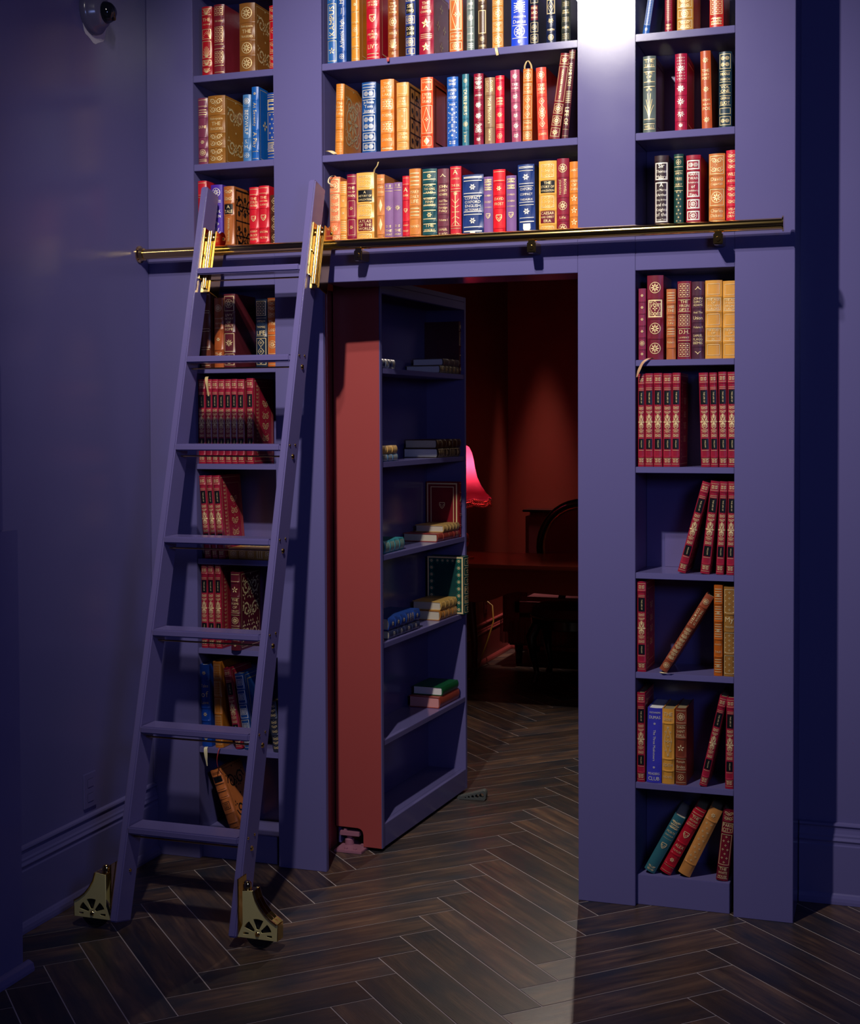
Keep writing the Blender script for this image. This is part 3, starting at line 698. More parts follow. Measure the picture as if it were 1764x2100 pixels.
shelf_row("centre shelf above the rail", GC, ZR, [
 (676, 698, 363, None, (232, 128, 82), '1.2:FfM/2.2:FfX/1:P/1:FX', 'salmon book with ribbon curl', {'ribbon': [('cream', [(-1.692, .03, 2.352), (-1.690, .012, 2.374), (-1.704, .0, 2.368), (-1.707, -.004, 2.350), (-1.692, .002, 2.340)])]}),
 (697.5, 711.5, 372, None, (232, 158, 70), '.9:N/.9:s/.9:s/1:N/1:N', 'thin tan book with gold drops'),
 (711.5, 731, 357.5, None, (140, 20, 54), '.8:L/1.2:=THE|FALL OF|MAN/1.6:fss/1.6:fss/.8:N', 'burgundy book with gold sprigs'),
 (731, 767, 354, None, (236, 176, 84), '1:fx/.9:K=A|HISTORY OF|CIVILIZATION/1:fx/.9:k=ATLAS|OF THE|WORLD/.9:fx', 'thick yellow tan book', {'ribbon': [('gold', [(-1.56, .05, 2.36), (-1.555, .03, 2.385), (-1.54, .02, 2.40), (-1.535, .018, 2.412)])]}),
 (773, 789, 358, None, (208, 128, 66), '.6:=TOM/.9:=MARY|SMITH/1.4:d/1.4:d/.8:s', 'orange brown book with gold diamonds'),
 (788, 807, 376, None, (134, 92, 142), '.3:X/.3:L/2.6:P/.3:X/1:=THE|GREAT|TALES/.3:L', 'left mauve cloth book with gold tree', {'cloth': True, 'bands': False}),
 (807, 825, 374, None, (134, 92, 142), '.3:X/.3:L/2.6:P/.3:X/1:=THE|GREAT|POEMS/.3:L', 'right mauve cloth book with gold tree', {'cloth': True, 'bands': False}),
 (825.5, 840, 361, None, (206, 26, 44), '.6:L/1:=A|GUIDE/1.5:C/1:=ROBERT|FROST/.6:=MAY', 'slim red book with gold shield'),
 (839, 863, 346, None, (208, 128, 58), '1.4:N/1.3:=MARY|DAILY|LIFE/1:N/1.2:=NANO/.7:N', 'tan book with gold ruled panels'),
 (866, 896, 346, None, (24, 78, 84), '1:ls/1.1:l=FOR|THE KING|AND/1:l=ROBERT|PENN|WARREN/1.1:ls/1:l=THE|MEMORY/.7:ls', 'dark teal book with gold rules'),
 (897, 921, 346, None, (112, 52, 66), '1:V/1.1:=JOHN|QUINCY|ADAMS/1.2:=And The|Foundations of|Foreign|Policy/.9:=Volume I/1.2:=SAMUEL|FLAGG|BEMIS', 'plum John Quincy Adams volume'),
 (923, 946, 341, None, (204, 40, 54), '1.6:L=A|COMPLETE|THE DE/2.6:LB/1:L=PARADE', 'red book with gold arrow'),
 (948, 991.5, 358, None, (30, 56, 116), '.25:L/1:Ls/1.2:L=COMPACT|OXFORD|ENGLISH|DICTIONARY/1:Ls/.8:lc', 'wide navy Compact Oxford English Dictionary', {'foil': SILVER}),
 (992, 1011, 362.5, None, (126, 86, 146), '1:NX/1:=ROBERT|FROST/.2:N/1:C/1:/.2:', 'left lavender cloth book with gold crown', {'cloth': True, 'bands': False}),
 (1011, 1036.5, 347.5, None, (226, 28, 40), '.8:L/.9:s/.9:=DAVID|FROST/1.4:C/.8:=LEWIS', 'bright red book between lavender books'),
 (1038, 1059, 360, None, (126, 86, 146), '1:NX/1:=CHARLES|DICKENS/.2:N/1:C/1:/.2:', 'right lavender cloth book with gold crown', {'cloth': True, 'bands': False}),
 (1064, 1102.5, 338.5, 1061, (30, 56, 120), '.25:L/1:Ls/1.2:L=OXFORD|COMPACT|THESAURUS/1:Ls/1.2:lc', 'wide navy Oxford Compact Thesaurus', {'foil': SILVER, 'w': .056}),
 (1105, 1141.5, 330, None, (236, 172, 72), '1.1:fx/.9:K=THE|STORY OF|CIVILIZATION/1:fx/.9:k=CAESAR|AND CHRIST|ERA/.8:fx', 'thick golden tan book'),
 (1142, 1167, 325, None, (142, 26, 50), '1.1:M/1.3:_BOSWELL|JOHNSON/1.1:M/.4:=Life/1:M', 'burgundy book with gold medallions'),
 (1168, 1188, 331.5, None, (224, 130, 44), '1:=SAINT/1:=HOUSE|OF|SEVEN/.8:S/.8:S/.8:S/.5:N', 'orange book against the pier')])
shelf_row("right bay's top shelf", GR, SP, [
 (1317.7, 1331.7, -60, 1337.0, (38, 92, 168), '1:x/4:Fx/.6:m', 'slim blue book leaning right', {'foil': SILVER}),
 (1363.5, 1379, -46, None, (146, 24, 54), '1:x/3:x/.8:X', 'thin burgundy book with gold columns'),
 (1388, 1422, -50, None, (196, 140, 54), '1:FX/1:FM/1:FX/1:FM/1:FX', 'thick gold brown book'),
 (1455, 1484, -42, None, (204, 46, 36), '1:FG/3:FG/1.3:N=THE|EGOIST', 'red orange book with gold mesh')])
shelf_row("right bay's second shelf", GR, SM, [
 (1318.5, 1345, 115, None, (92, 104, 100), '1:l=THE|TALES/1.2:l=LIFE|OF|PI/3:lW/.8:l=WELLS', 'grey green book with long gold leaves', {'cover': 'kf'}),
 (1384, 1409, 110, None, (168, 18, 58), '1.9:Px/.9:Pp/.9:P/.9:p/.6:P', 'crimson book with silver palmettes', {'foil': SILVER, 'cover': 'gf'}),
 (1439.5, 1458.5, 105.5, 1436, (192, 84, 40), '1.2:P/1:=THE|DARK|POET/1.2:P/1.1:=EDGAR|ALLAN|POE/1.2:P', 'rust brown book with gold palmettes', {'w': .032, 'bands': False}),
 (1474, 1500.5, 106, None, (24, 50, 62), '1.4:FQ/1.1:L=MIDDLE|MARCH/.9:L=VOL|ONE/1:L=GEORGE|ELIOT/.7:F/.9:FR', 'dark navy book with square gold stamps')])
shelf_row("right bay shelf above the rail", GR, ZR, [
 (1342, 1371.5, 319, None, (48, 26, 30), '.3:/1.2:H=Sir|Thomas|Malory/2.6:H=A|Le Morte|dArthur|King Arthur|and the|Knights|of the|Round Table/.5:H', 'black Sir Thomas Malory book', {'foil': SILVER}),
 (1382, 1402, 316, None, (20, 62, 54), '1:lm/1.4:l=SIMON|TREE|QUEST/2.8:lO/.2:', 'dark green book with gold crosses'),
 (1407, 1437, 318, None, (160, 28, 50), '.2:/.8:HR/1.9:HJ=MARK|TWAIN|Adventures|of|Huckleberry|Finn/.8:HM/.8:HM/.6:HR', 'burgundy Mark Twain with navy label', {'foil': SILVER}),
 (1453.5, 1487, 315, None, (204, 120, 52), '1.3:FX/.8:=David|Copperfield/1.2:FM/.8:=Charles|Dickens/.6:FX', 'tan David Copperfield by Charles Dickens'),
 (1489, 1514, 308, None, (206, 20, 50), '1.3:X/.5:=WILD/.4:=ROSE/1.5:X/.9:=VISA|AND|DRIVE/.6:X', 'red book with gold scroll panels')])
shelf_row("right bay's first lower shelf", GR, ZL[0], [
 (1309.5, 1325, 592, None, (132, 40, 70), '1:s/1:s/1:s/1:s/1:M/.8:s', 'thin mauve book with gold stamps'),
 (1327, 1360.5, 565, None, (116, 24, 44), '1.1:M/1:HDK=Tom|Jones/1:M/1:M', 'tall burgundy book titled Tom Jones'),
 (1366.5, 1386, 593, None, (186, 104, 56), '1:N/.8:=BABE|THE/.9:=The Legend|Comes to|Life/.8:N/.8:=Robert/.8:', 'tan book titled BABE'),
 (1389, 1417.5, 577, None, (126, 28, 46), '1:G/.9:L=THE|VIRGIN|GIPSY/.9:G/.9:L=D.H.|LAWRENCE/1:G', 'burgundy D.H. Lawrence with gold squares'),
 (1418.5, 1444.5, 577.5, None, (76, 38, 54), '1:V/1:=JOHN|QUINCY|ADAMS/1.1:=And The|Union/.8:=Volume II/1.1:=SAMUEL|FLAGG|BEMIS/.9:v', 'dark plum John Quincy Adams volume'),
 (1446, 1481, 575, None, (216, 152, 62), '1:f/1:Fk=THE AGE|OF|VOLTAIRE|EUROPE/1:f/1:FK=THE STORY|OF|CIVILIZATION|IX/1:f', 'golden tan book with two labels'),
 (1482, 1515, 576, None, (216, 152, 62), '1:f/1:Fk=THE AGE|OF REASON|BEGINS|EUROPE/1:f/1:FK=THE STORY|OF|CIVILIZATION|VII/1:f', 'golden tan labelled book beside the pier')], Y=.008)
for q in []: pass
sd = 'burgundy black-labelled series book'
shelf_row("right bay's second lower shelf", GR, ZL[1], [
 (1308.5, 1322.5, 767, None, 'S', '', sd, {'ribbon': [('tan', [(-.645, .012, 1.735, .012), (-.650, -.004, 1.738, .012), (-.662, -.012, 1.71, .010), (-.667, -.014, 1.68, .006)])]} if 0 else {}),
 (1323, 1340, 766, None, 'S', '', sd), (1340.5, 1358.5, 765.5, None, 'S', '', sd), (1360, 1378, 766, None, 'S', '', sd),
 (1377, 1393.5, 765, 1379, 'S', '', sd, {'w': .026}),
 (1438, 1456.6, 765, 1433, 'S', '', sd, {'w': .029}), (1457.7, 1473, 764.5, 1454.5, 'S', '', sd, {'w': .024}),
 (1475, 1491.5, 763, 1473, 'S', '', sd, {'w': .026}), (1493, 1510, 763, 1492, 'S', '', sd, {'w': .026})], Y=.006)
shelf_row("right bay's third lower shelf", GR, ZL[2], [
 (1389.5, 1406, 991, 1441, 'S', '', sd+' leaning', {'w': .026}), (1436, 1455, 988, 1458, 'S', '', sd, {'w': .029}),
 (1468, 1484, 988, 1477, 'S', '', sd, {'w': .024}), (1489.6, 1505, 988, 1493.6, 'S', '', sd, {'w': .024})], Y=.010)
shelf_row("right bay's fourth lower shelf", GR, ZL[3], [
 (1307, 1325, 1192, None, 'S', '', sd),
 (1352, 1374, 1225.5, 1448.7, (142, 66, 40), '.8:M/1.5:_THE BOOK OF|COURTESY/2.6:YX/.7:M', 'red brown book tipped far over', {'w': .0275, 'bands': True}),
 (1464, 1482, 1200, None, (178, 88, 20), '.9:Ns/.9:Ns/.9:Ns/.9:=FRANCES|TALES/.9:Ns', 'orange brown book with ribbed spine'),
 (1484, 1508, 1204, None, (146, 102, 44), '1.5:FE/1:=My|Antonia/1.3:FE/1.2:FE', 'olive tan book with gold lattice')], Y=.010)
shelf_row("right bay's fifth lower shelf", GR, ZL[4], [
 (1306.5, 1323, 1421, None, 'S', '', sd),
 (1325.5, 1355.5, 1452, 1328, (58, 56, 172), '.9:=ALEXANDRE|DUMAS/.5:s/3:_The Three Musketeers/.5:s/.9:=READERS|CLUB', 'violet blue book titled Three Musketeers', {'foil': SILVER, 'bands': False, 'pages': WHITEP, 'w': .048}),
 (1357.5, 1383, 1454.5, None, (206, 144, 54), '.9:=THE|SECRET/2.4:DO/.8:=EDITH/.8:=NOVEL', 'golden tan book with raised bands'),
 (1385, 1408, 1453, None, (120, 54, 34), '1:LM/1:L=SOREN|SAINT|HALL/1.3:S/.9:L=Remain|Brides/.9:Lm', 'chestnut brown book with gold bird'),
 (1434, 1449.7, 1430, 1476.7, 'S', '', sd+' leaning', {'w': .024}), (1487, 1503, 1431, 1490, 'S', '', sd, {'w': .026})], Y=.008)
shelf_row("right bay's bottom shelf", GR, .096, [
 (1321, 1350, 1679.6, 1384, (30, 92, 102), '.3:/1:NX/.8:=MORTE|DARTHUR/.2:N/1.2:C/1.4:/.6:X', 'teal cloth book leaning right', {'cloth': True, 'bands': False, 'w': .037, 'pages': PAGES}),
 (1352.8, 1384, 1663, 1426.6, (168, 16, 36), '.5:L/1:L=THE|SECOND|CENTURY/1.4:C/1:=ALEX|TAYLOR/.9:s/.6:LL', 'bright red book leaning right with shield', {'w': .0385}),
 (1390.6, 1421, 1664, 1457.4, (190, 126, 62), '1:s/4:O/1:', 'sandy tan book leaning right', {'w': .041}),
 (1468, 1492.5, 1660, 1484, (108, 16, 34), '1:X/1:F=PARIS|CITY/2.8:FO/1.2:L=THE|WHITE|HOUSE', 'maroon book beside the pier', {'w': .038})], Y=.035)
shelf_row("left bay's first lower shelf", G_, ZL[0], [
 (411, 431, 600, None, (104, 48, 30), '1:L/1:L/1:L/1:L', 'dark brown book behind the ladder'),
 (439, 458, 611, None, (168, 82, 34), '1.1:M/.7:L=TOLSTOY/1.2:s/1:=THE|ROAD', 'orange brown book behind the ladder'),
 (458.8, 482, 603, None, (92, 30, 38), '1:FM/1.2:=LIVY|HISTORY|OF|EARLY|ROME/1.2:FP/.8:FM', 'maroon book titled LIVY'),
 (524.3, 547.3, 613.4, None, (24, 40, 62), '1:FG/1.2:L=SIMPSON|THOMAS|LIFE/1.7:FY', 'navy book with gold panels'),
 (548.4, 570, 611, None, (196, 100, 40), '1.1:FX/.9:=The|Lost/1.2:FM/.6:L', 'orange brown book beside the pier')])
shelf_row("left bay's second lower shelf", G_, ZL[1], [
 (407, 421.3, 778.3, None, 'S', '', sd), (422.4, 434.8, 778, None, 'S', '', sd), (435.2, 447.6, 778, None, 'S', '', sd), (448, 461, 778.3, None, 'S', '', sd),
 (462, 474.3, 778, None, 'S', '', sd), (475, 486.8, 777.5, None, 'S', '', sd), (487.5, 501.5, 778, None, 'S', '', sd), (506, 520, 776, None, 'S', '', sd+' and gilt cover')], Y=.010)
shelf_row("left bay's third lower shelf", G_, ZL[2], [
 (419.6, 434, 976, 407, 'S', '', sd+' leaning', {'w': .025}), (435, 447.2, 976, 422, 'S', '', sd+' leaning', {'w': .0215}), (448, 463, 976, 435.4, 'S', '', sd+' leaning', {'w': .026})], Y=.010)
shelf_row("left bay's fourth lower shelf", G_, ZL[3], [
 (413, 427.5, 1158, 411.5, 'S', '', sd, {'w': .0255}), (428, 442.5, 1158, 424.7, 'S', '', sd, {'w': .0245}), (443, 456, 1158, 439.7, 'S', '', sd, {'w': .0235}),
 (473, 492.4, 1174, None, (82, 18, 32), '.7:L/1.1:S/1.3:L=THE|POEMS|OF|SHELLEY/1:LM/1.1:LP/.6:s', 'dark maroon Shelley poems overhanging the edge', {'Y': -.012, 'cover': 'gXx', 'vB': 1333})], Y=.008)
shelf_row("left bay's fifth lower shelf", G_, ZL[4], [
 (413.7, 435, 1363, 408, (20, 66, 160), '1:s/1.9:=Tales|of|Love/.9:s/.7:/1:s', 'bright blue book with gold stars', {'w': .038, 'pages': WHITEP}),
 (441, 460, 1357, 435.5, (188, 112, 34), '1:fx/1:fx/1:f/1:fx/.9:fx', 'amber tan book with raised bands', {'w': .032}),
 (483, 501.7, 1371, 457.6, 'S', '', sd+' leaning', {'w': .027}),
 (501, 521, 1383, 480, (28, 66, 126), '.9:FZ/.9:FZ/.9:FZ/.9:FZ/.9:FZ', 'blue book with nested gold squares', {'w': .034, 'foil': SILVER, 'cover': 'gff'}),
 (560, 580, 1440, 549, (40, 44, 60), '1:X/1:X/1:X', 'dark gilt book half hidden by ladder', {'w': .03})], Y=.008)
shelf_row("left bay's bottom shelf", G_, .096, [
 (472, 500, 1578.8, 429.7, (190, 106, 52), '.5:N/.7:K/.7:L/.7:L/1.4:Z/.9:/.6:L', 'tan leather book tipped to the left', {'w': .041, 'cover': 'kX', 'foil': BLACKFOIL, 'vB': 1702})], Y=.03)

# flat book on the left bay's third lower shelf
fb = empty('book', (atY(508, 1140, .012).x, .012+.0, ZL[2]+.0006))
book_parts(fb, .040, .20, .17, (196, 142, 60), '1:fM/1:fM/1:fM/1:fN/1:fM/.8:f', seed=9, cover='gXM')
fb.rotation_euler = (0, math.radians(-90), 0); fb.location = (atY(468, 1140, .012).x+.2, .014, ZL[2]+.0006+.020)
tag(fb, "tan gilt book lying flat on left bay's third lower shelf", 'book', G_)
# loose ribbons that hang over shelf edges (bookmarks of the books above them)
def find_book(lbl): return next(o for o in bpy.data.objects if o.parent is None and o.get('label', '').startswith(lbl))
ribbon(find_book('tall burgundy book titled Tom Jones'), 'tan', [(-.612, .004, 1.737, .010), (-.622, -.003, 1.739, .012), (-.640, -.008, 1.727, .012), (-.652, -.010, 1.705, .010), (-.660, -.012, 1.680, .004)])
ribbon(find_book('bright blue book with gold stars'), 'cream', [(-2.188, -.001, .400, .012), (-2.187, -.010, .394, .013), (-2.184, -.012, .365, .013), (-2.180, -.012, .335, .003)])
ribbon(find_book('amber tan book with raised bands'), 'red', [(-2.135, -.001, .400, .004), (-2.136, -.010, .392, .004), (-2.142, -.011, .36, .003), (-2.140, -.006, .33, .003), (-2.138, .022, .30, .003)])
ribbon(find_book('slim grey green book'), 'gold', [(-1.12, -.002, 2.752, .008), (-1.118, -.006, 2.748, .009), (-1.112, -.008, 2.722, .009)])
ribbon(find_book('brown book with gold sunburst'), 'red', [(-1.490, -.002, 2.752, .008), (-1.490, -.006, 2.748, .010), (-1.489, -.007, 2.735, .008)])
ribbon(find_book('orange tan book with dense gold vines'), 'gold', [(-1.685, .006, 2.446, .014), (-1.700, .004, 2.455, .018), (-1.715, .002, 2.458, .014)])
ribbon(find_book('red brown book tipped far over'), 'cream', [(-.590, .016, .750, .008), (-.578, -.001, .7505, .012), (-.560, -.002, .7505, .010), (-.545, .004, .7505, .004)])
ribbon(find_book("burgundy black-labelled series book, second from left on left bay's second"), 'gold', [(-2.185, .04, 1.705, .010), (-2.180, .010, 1.702, .012), (-2.172, -.006, 1.68, .012), (-2.164, -.008, 1.635, .006)])

# bookend on the right bay's third lower shelf
be = empty('bookend', (-.575, .17, ZL[2])); tag(be, "violet metal bookend plate at the back of right bay's third lower shelf", 'bookend')
MB().box(-.030, .060, .024, .0255, .0015, .11).build('upright_plate', LADDER_P, be, bevel=.0005)
MB().box(-.030, .060, -.03, .0255, 0, .0012).build('foot_plate', LADDER_P, be)

# ------------------------------------------------------------------ the open bookcase door
HA = Vector((.045, .886, 0)).normalized(); P0 = Vector((-1.63, .262, 0)); DW, DD, DH = .888, .180, 2.052
# door frame of reference: local x along the door (from hinge side), local y into the door's depth, z up
RM = Matrix((HA, Vector((-HA.y, HA.x, 0)), Vector((0, 0, 1)))).transposed().to_4x4(); RM.translation = P0
dr = empty('hidden_door'); dr.matrix_world = RM
tag(dr, 'hidden bookcase door swung inward, violet shelves and an oxblood side', 'door')
def dpart(name, a0, a1, d0, d1, z0, z1, mat=PURPLE, bevel=.0012): return MB().box(a0, a1, d0, d1, z0, z1).build(name, mat, dr, bevel=bevel)
# hinge-side panel with a cut-out for the floor pivot
pts = [(0, .012), (.045, .012)]
cut = [(.0, .012), (.072, .012), (.072, .055)]+[(.072+.022*(1-math.cos(t)), .055+.022*math.sin(t)) for t in (math.pi*.17, math.pi*.33, math.pi*.5)]+[(DD, .077), (DD, DH), (0, DH)]
MB().prism(cut, 0, .019, 'x').build('side_panel', RED, dr, bevel=.0012, label='oxblood red side panel with a pivot cut-out')
dpart('front_edge', -.0005, .0195, -.003, -.0002, .012, DH)
dpart('side_panel', DW-.019, DW, 0, DD, .012, DH)
dpart('back_panel', .019, DW-.019, DD-.012, DD, .012, DH, PURPLE_IN)
dpart('top_panel', .019, DW-.019, 0, DD-.012, DH-.02, DH)
dpart('fascia', .019, DW-.019, 0, .018, 2.000, DH-.02)
dpart('plinth', .019, DW-.019, 0, .020, .012, .095); dpart('bottom_shelf', .019, DW-.019, .020, DD-.012, .075, .094)
for z in ZL: dpart('shelf', .0195, DW-.0195, .001, DD-.0125, z-TH, z)
DG = 'books on the open door shelves'
def door_place(root, a, d, z, rot, label):
    """rot: local rotation matrix inside the door's frame"""
    root.matrix_world = RM @ Matrix.Translation((a, d, z)) @ rot
    tag(root, label, 'book', DG)
IDM = Matrix.Identity(4)
def up_book(a0, a1, z, h, d, rgb, spec, label, front=.012, **k):
    r = empty('book'); w = a1-a0; b = book_parts(r, w, h, d, rgb, spec, **k)
    # its covers face along the door: the one toward the camera is local -X, so mirror the cover ornament by turning it
    door_place(r, (a0+a1)/2, front, z+.0006, IDM, label); return r
def flat_book(a0, a1, z, th, d, rgb, spec, label, front=.012, yaw=0, **k):
    """spine outward; spine length runs along the door"""
    r = empty('book'); book_parts(r, th, a1-a0, d, rgb, spec, **k)
    R = Matrix.Rotation(math.radians(yaw), 4, 'Z') @ Matrix.Rotation(math.radians(90), 4, 'Y')
    # local z(length)->+a ; local x(thickness)-> -z
    door_place(r, a0, front, z+.0006+th/2, R, label); return r
Z1, Z2, Z3, Z4, Z5 = ZL
T1, T2, T3, T4, T5 = "top shelf of the open door", "second shelf of the open door", "third shelf of the open door", "fourth shelf of the open door", "fifth shelf of the open door"
up_book(.845, .866, Z1, .218, .155, (74, 22, 34), '1:M/1.6:FD/2:=EMMA/1:M', 'maroon book standing at the far end, '+T1, seed=1)
flat_book(.628, .842, Z1, .030, .150, (104, 92, 66), '1:m/1:m/1:m/1:m/1:m', 'lower tan book of the flat pair, '+T1, pages=WHITEP)
flat_book(.662, .842, Z1+.0312, .028, .135, (92, 78, 74), '1:L/1:L/1:L', 'upper grey book of the flat pair, '+T1, pages=WHITEP)
flat_book(.026, .176, Z1, .034, .12, (110, 118, 132), '1:m/1:J/1:m/1:J/1:m', 'grey blue flat book near the hinge, '+T1)
up_book(.028, .050, Z2, .222, .13, (132, 84, 40), '1:N/1:N/1:s/1:N/1.2:s/1:N', 'slim brown upright book, '+T2, seed=2)
flat_book(.052, .196, Z2, .026, .12, (60, 104, 140), '1:N/1:N/1:N', 'pale blue flat book under a tan one, '+T2)
flat_book(.054, .190, Z2+.0272, .030, .12, (206, 160, 88), '1:M/1:m/1:M', 'tan flat book on a blue one, '+T2)
flat_book(.600, .852, Z2, .036, .150, (54, 34, 22), '1:FM/1:FX/1:FM/1:FX', 'lower dark brown book of the flat pair, '+T2, pages=WHITEP)
flat_book(.590, .860, Z2+.0372, .034, .140, (78, 46, 22), '1:L/1:L/1.4:P/1:L/1:L', 'upper brown gilt book of the flat pair, '+T2, pages=PAGES)
up_book(.028, .052, Z3, .214, .12, (142, 92, 44), '1:/1:/1:', 'plain tan upright book, '+T3, bands=False)
flat_book(.072, .280, Z3, .045, .13, (44, 128, 138), '1:N/1:N/1:N/1:N', 'turquoise striped flat book, '+T3, cloth=True, yaw=3)
up_book(.842, .866, Z3, .228, .150, (128, 18, 30), '1:L/1:=A/1:L/1:L/1:L', 'wine red book with a gold crest, '+T3, seed=3)
flat_book(.592, .838, Z3, .032, .150, (150, 56, 46), '1:=THE/2:=HISTORY/1:L', 'lower red brown book of the flat pair, '+T3, pages=PAGES)
flat_book(.660, .838, Z3+.0332, .028, .125, (196, 158, 92), '1:m/1:m/1:m/1:m/1:m', 'upper cream gilt book of the flat pair, '+T3, pages=PAGES)
up_book(.026, .068, Z4, .214, .11, (150, 22, 36), '1:L/1:s/1:L', 'red upright book near the hinge, '+T4)
flat_book(.112, .400, Z4, .032, .12, (44, 50, 82), '1:m/1:m/1:m/1:m', 'lower navy book of the flat pair, '+T4, pages=PAGES, foil=SILVER)
flat_book(.108, .405, Z4+.0332, .044, .13, (34, 66, 140), '1:s/1.5:X/1:s/1:s/1:s', 'upper blue book of the flat pair, '+T4, pages=PAGES)
gb = up_book(.812, .868, Z4, .238, .165, (16, 60, 58), '1:FS/1:FS/1:FS/1:F=POE/1:F=COLD|NIGHT/1:FS', 'green book with jewelled gold border, '+T4, front=-.020)
flat_book(.618, .806, Z4, .038, .130, (176, 116, 52), '1:N/1:m/1:N/1:m', 'lower tan brown book of the flat pair, '+T4, pages=PAGES)
flat_book(.628, .806, Z4+.0392, .034, .125, (202, 160, 84), '1:f/1:f/1:f/1:f', 'upper cream book of the flat pair, '+T4, pages=PAGES)
flat_book(.610, .830, Z5, .044, .135, (154, 66, 50), '1:/1:/1:', 'lower rust red book of the flat pair, '+T5, bands=False, pages=simple('rose_page_edge', (.62, .26, .24, 1), .55))
flat_book(.640, .820, Z5+.0452, .034, .130, (18, 84, 44), '1:/1:/1:', 'upper green book of the flat pair, '+T5, bands=False, pages=WHITEP)
# ornament on the near covers (local -X) of the crested red book and the green one
def near_cover(root, w, h, d, b, codes, mat=GOLD, col2=None):
    g = Gild(); rnd = random.Random(2)
    for cde, (y0, y1, z0, z1) in codes: motif(g, cde, y0, y1, z0, z1, rnd)
    me = bpy.data.meshes.new('cover_gilding'); me.from_pydata([(-w/2-.0005, y, z) for y, z in g.v], [], g.f); me.materials.append(mat)
    o = bpy.data.objects.new('cover_gilding', me); COL.objects.link(o); o.parent = root
cr = next(o for o in bpy.data.objects if o.get('label', '').startswith('wine red book with a gold crest'))
near_cover(cr, .024, .228, .15, 0, [('F', (.012, .146, .006, .222)), ('f', (.018, .138, .012, .216)), ('C', (.060, .098, .11, .15))])
jew = simple('green_inlay', (.02, .30, .17, 1), .3)
cells = [('D', (.012, .042, .005+.0285*k, .0335+.0285*k)) for k in range(8)]+[('D', (.132, .162, .005+.0285*k, .0335+.0285*k)) for k in range(8)]+[('D', (.042+.0225*k, .0645+.0225*k, .205, .235)) for k in range(4)]
near_cover(gb, .056, .238, .165, 0, cells, jew)
near_cover(gb, .0562, .238, .165, 0, [('F', (.008, .165, .002, .236))]+[('s', r) for c, r in cells])

# pivot hinge on the floor
ph = empty('pivot_hinge', (-1.765, .27, 0)); tag(ph, 'oxblood painted floor pivot hinge under the hidden door', 'hinge')
MB().box(-.03, .075, -.055, .075, 0, .010).build('floor_plate', PINKMETAL, ph, bevel=.0015)
MB().box(-.03, .045, .0, .07, .045, .062).build('arm_plate', PINKMETAL, ph, bevel=.0015)
MB().lathe([(0, .010), (.017, .010), (.017, .030), (.011, .034), (.011, .046), (0, .046)], (.0, .02, 0), 'z', 18).build('pivot', PINKMETAL, ph, smooth=True)
for x, y, z in ((.01, -.038, .010), (.045, -.038, .010), (.058, .01, .010), (-.012, -.02, .062), (.020, .014, .062)):
    MB().lathe([(0, 0), (.007, 0), (.007, .006), (0, .007)], (x, y if z < .05 else y+.03, z), 'z', 6).build('bolt', PINKMETAL, ph)

# ------------------------------------------------------------------ brass rail
RY, RZ, RR = -.060, 2.131, .0175
rl = empty('ladder_rail', (0, 0, RZ)); tag(rl, 'polished brass ladder rail running across the bookcase', 'rail')
MB().tube([(X0+.012, RY, 0), (-1.185, RY, 0)], RR, 28).build('rail_tube', BRASS, rl, smooth=True)
MB().tube([(-1.183, RY, 0), (-.212, RY, 0)], RR, 28).build('rail_tube', BRASS, rl, smooth=True)
MB().lathe([(.0, 0), (.0178, 0), (.0178, .022), (0, .022)], (-1.195, RY, 0), 'x', 28).build('joint_sleeve', BRASS, rl, smooth=True)
MB().lathe([(0, 0), (.030, 0), (.030, .004), (.024, .008), (.021, .020), (0, .020)], (X0+.0005, RY, 0), 'x', 28).build('end_flange', BRASS, rl, smooth=True)
MB().lathe([(0, 0), (.0235, 0), (.0235, .004), (0, .004)], (-.213, RY, 0), 'x', 28).build('end_cap', BRASS, rl, smooth=True)
for x in (-1.575, -.985, -.402):
    b = empty('rail_bracket', (x, 0, 0), parent=rl)
    MB().box(-.0145, .0145, RY-.012, -.001, -.055, -.020).build('bracket_block', BRASS, b, bevel=.003)
    MB().box(-.011, .011, RY-.009, RY+.009, -.022, -.012).build('bracket_saddle', BRASS, b, bevel=.002)
    MB().lathe([(0, 0), (.0065, 0), (.0075, .003), (0, .0035)], (0, RY-.0155, -.038), 'y', 14).build('screw', BRASS, b, smooth=True)

# ------------------------------------------------------------------ library ladder
LX0, LX1, RX0, RX1 = -2.134, -2.109, -1.735, -1.710; SL = .27; LEAN = math.atan(SL)
def yf(z): return -.182-SL*(2.06-z)
ld = empty('library_ladder', ((LX0+RX1)/2, yf(.035), 0)); LOX, LOY = ld.location.x, ld.location.y
tag(ld, 'violet rolling library ladder with brass rollers leaning on the rail', 'ladder')
def lb(m, name, mat, parent=None, **k):
    m.v = [(x-LOX, y-LOY, z) for x, y, z in m.v]; return m.build(name, mat, parent or ld, **k)
tl = Vector((0, SL, 1)).normalized(); dp = Vector((0, 1, -SL)).normalized(); STD = .087
LM = Matrix(((1, 0, 0), (0, dp.y, tl.y), (0, dp.z, tl.z))).to_4x4(); LM.translation = Vector((0, yf(.035), .035))   # local y = into the stile, z = up the stile
LEN = (2.345-.035)/tl.z
for xa, xb in ((LX0, LX1), (RX0, RX1)):
    lb(MB().box(xa, xb, 0, STD, 0, LEN, LM), 'stile', LADDER_P, bevel=.004)
RUNG = [2.060, 1.762, 1.474, 1.1795, .892, .6005, .3075]
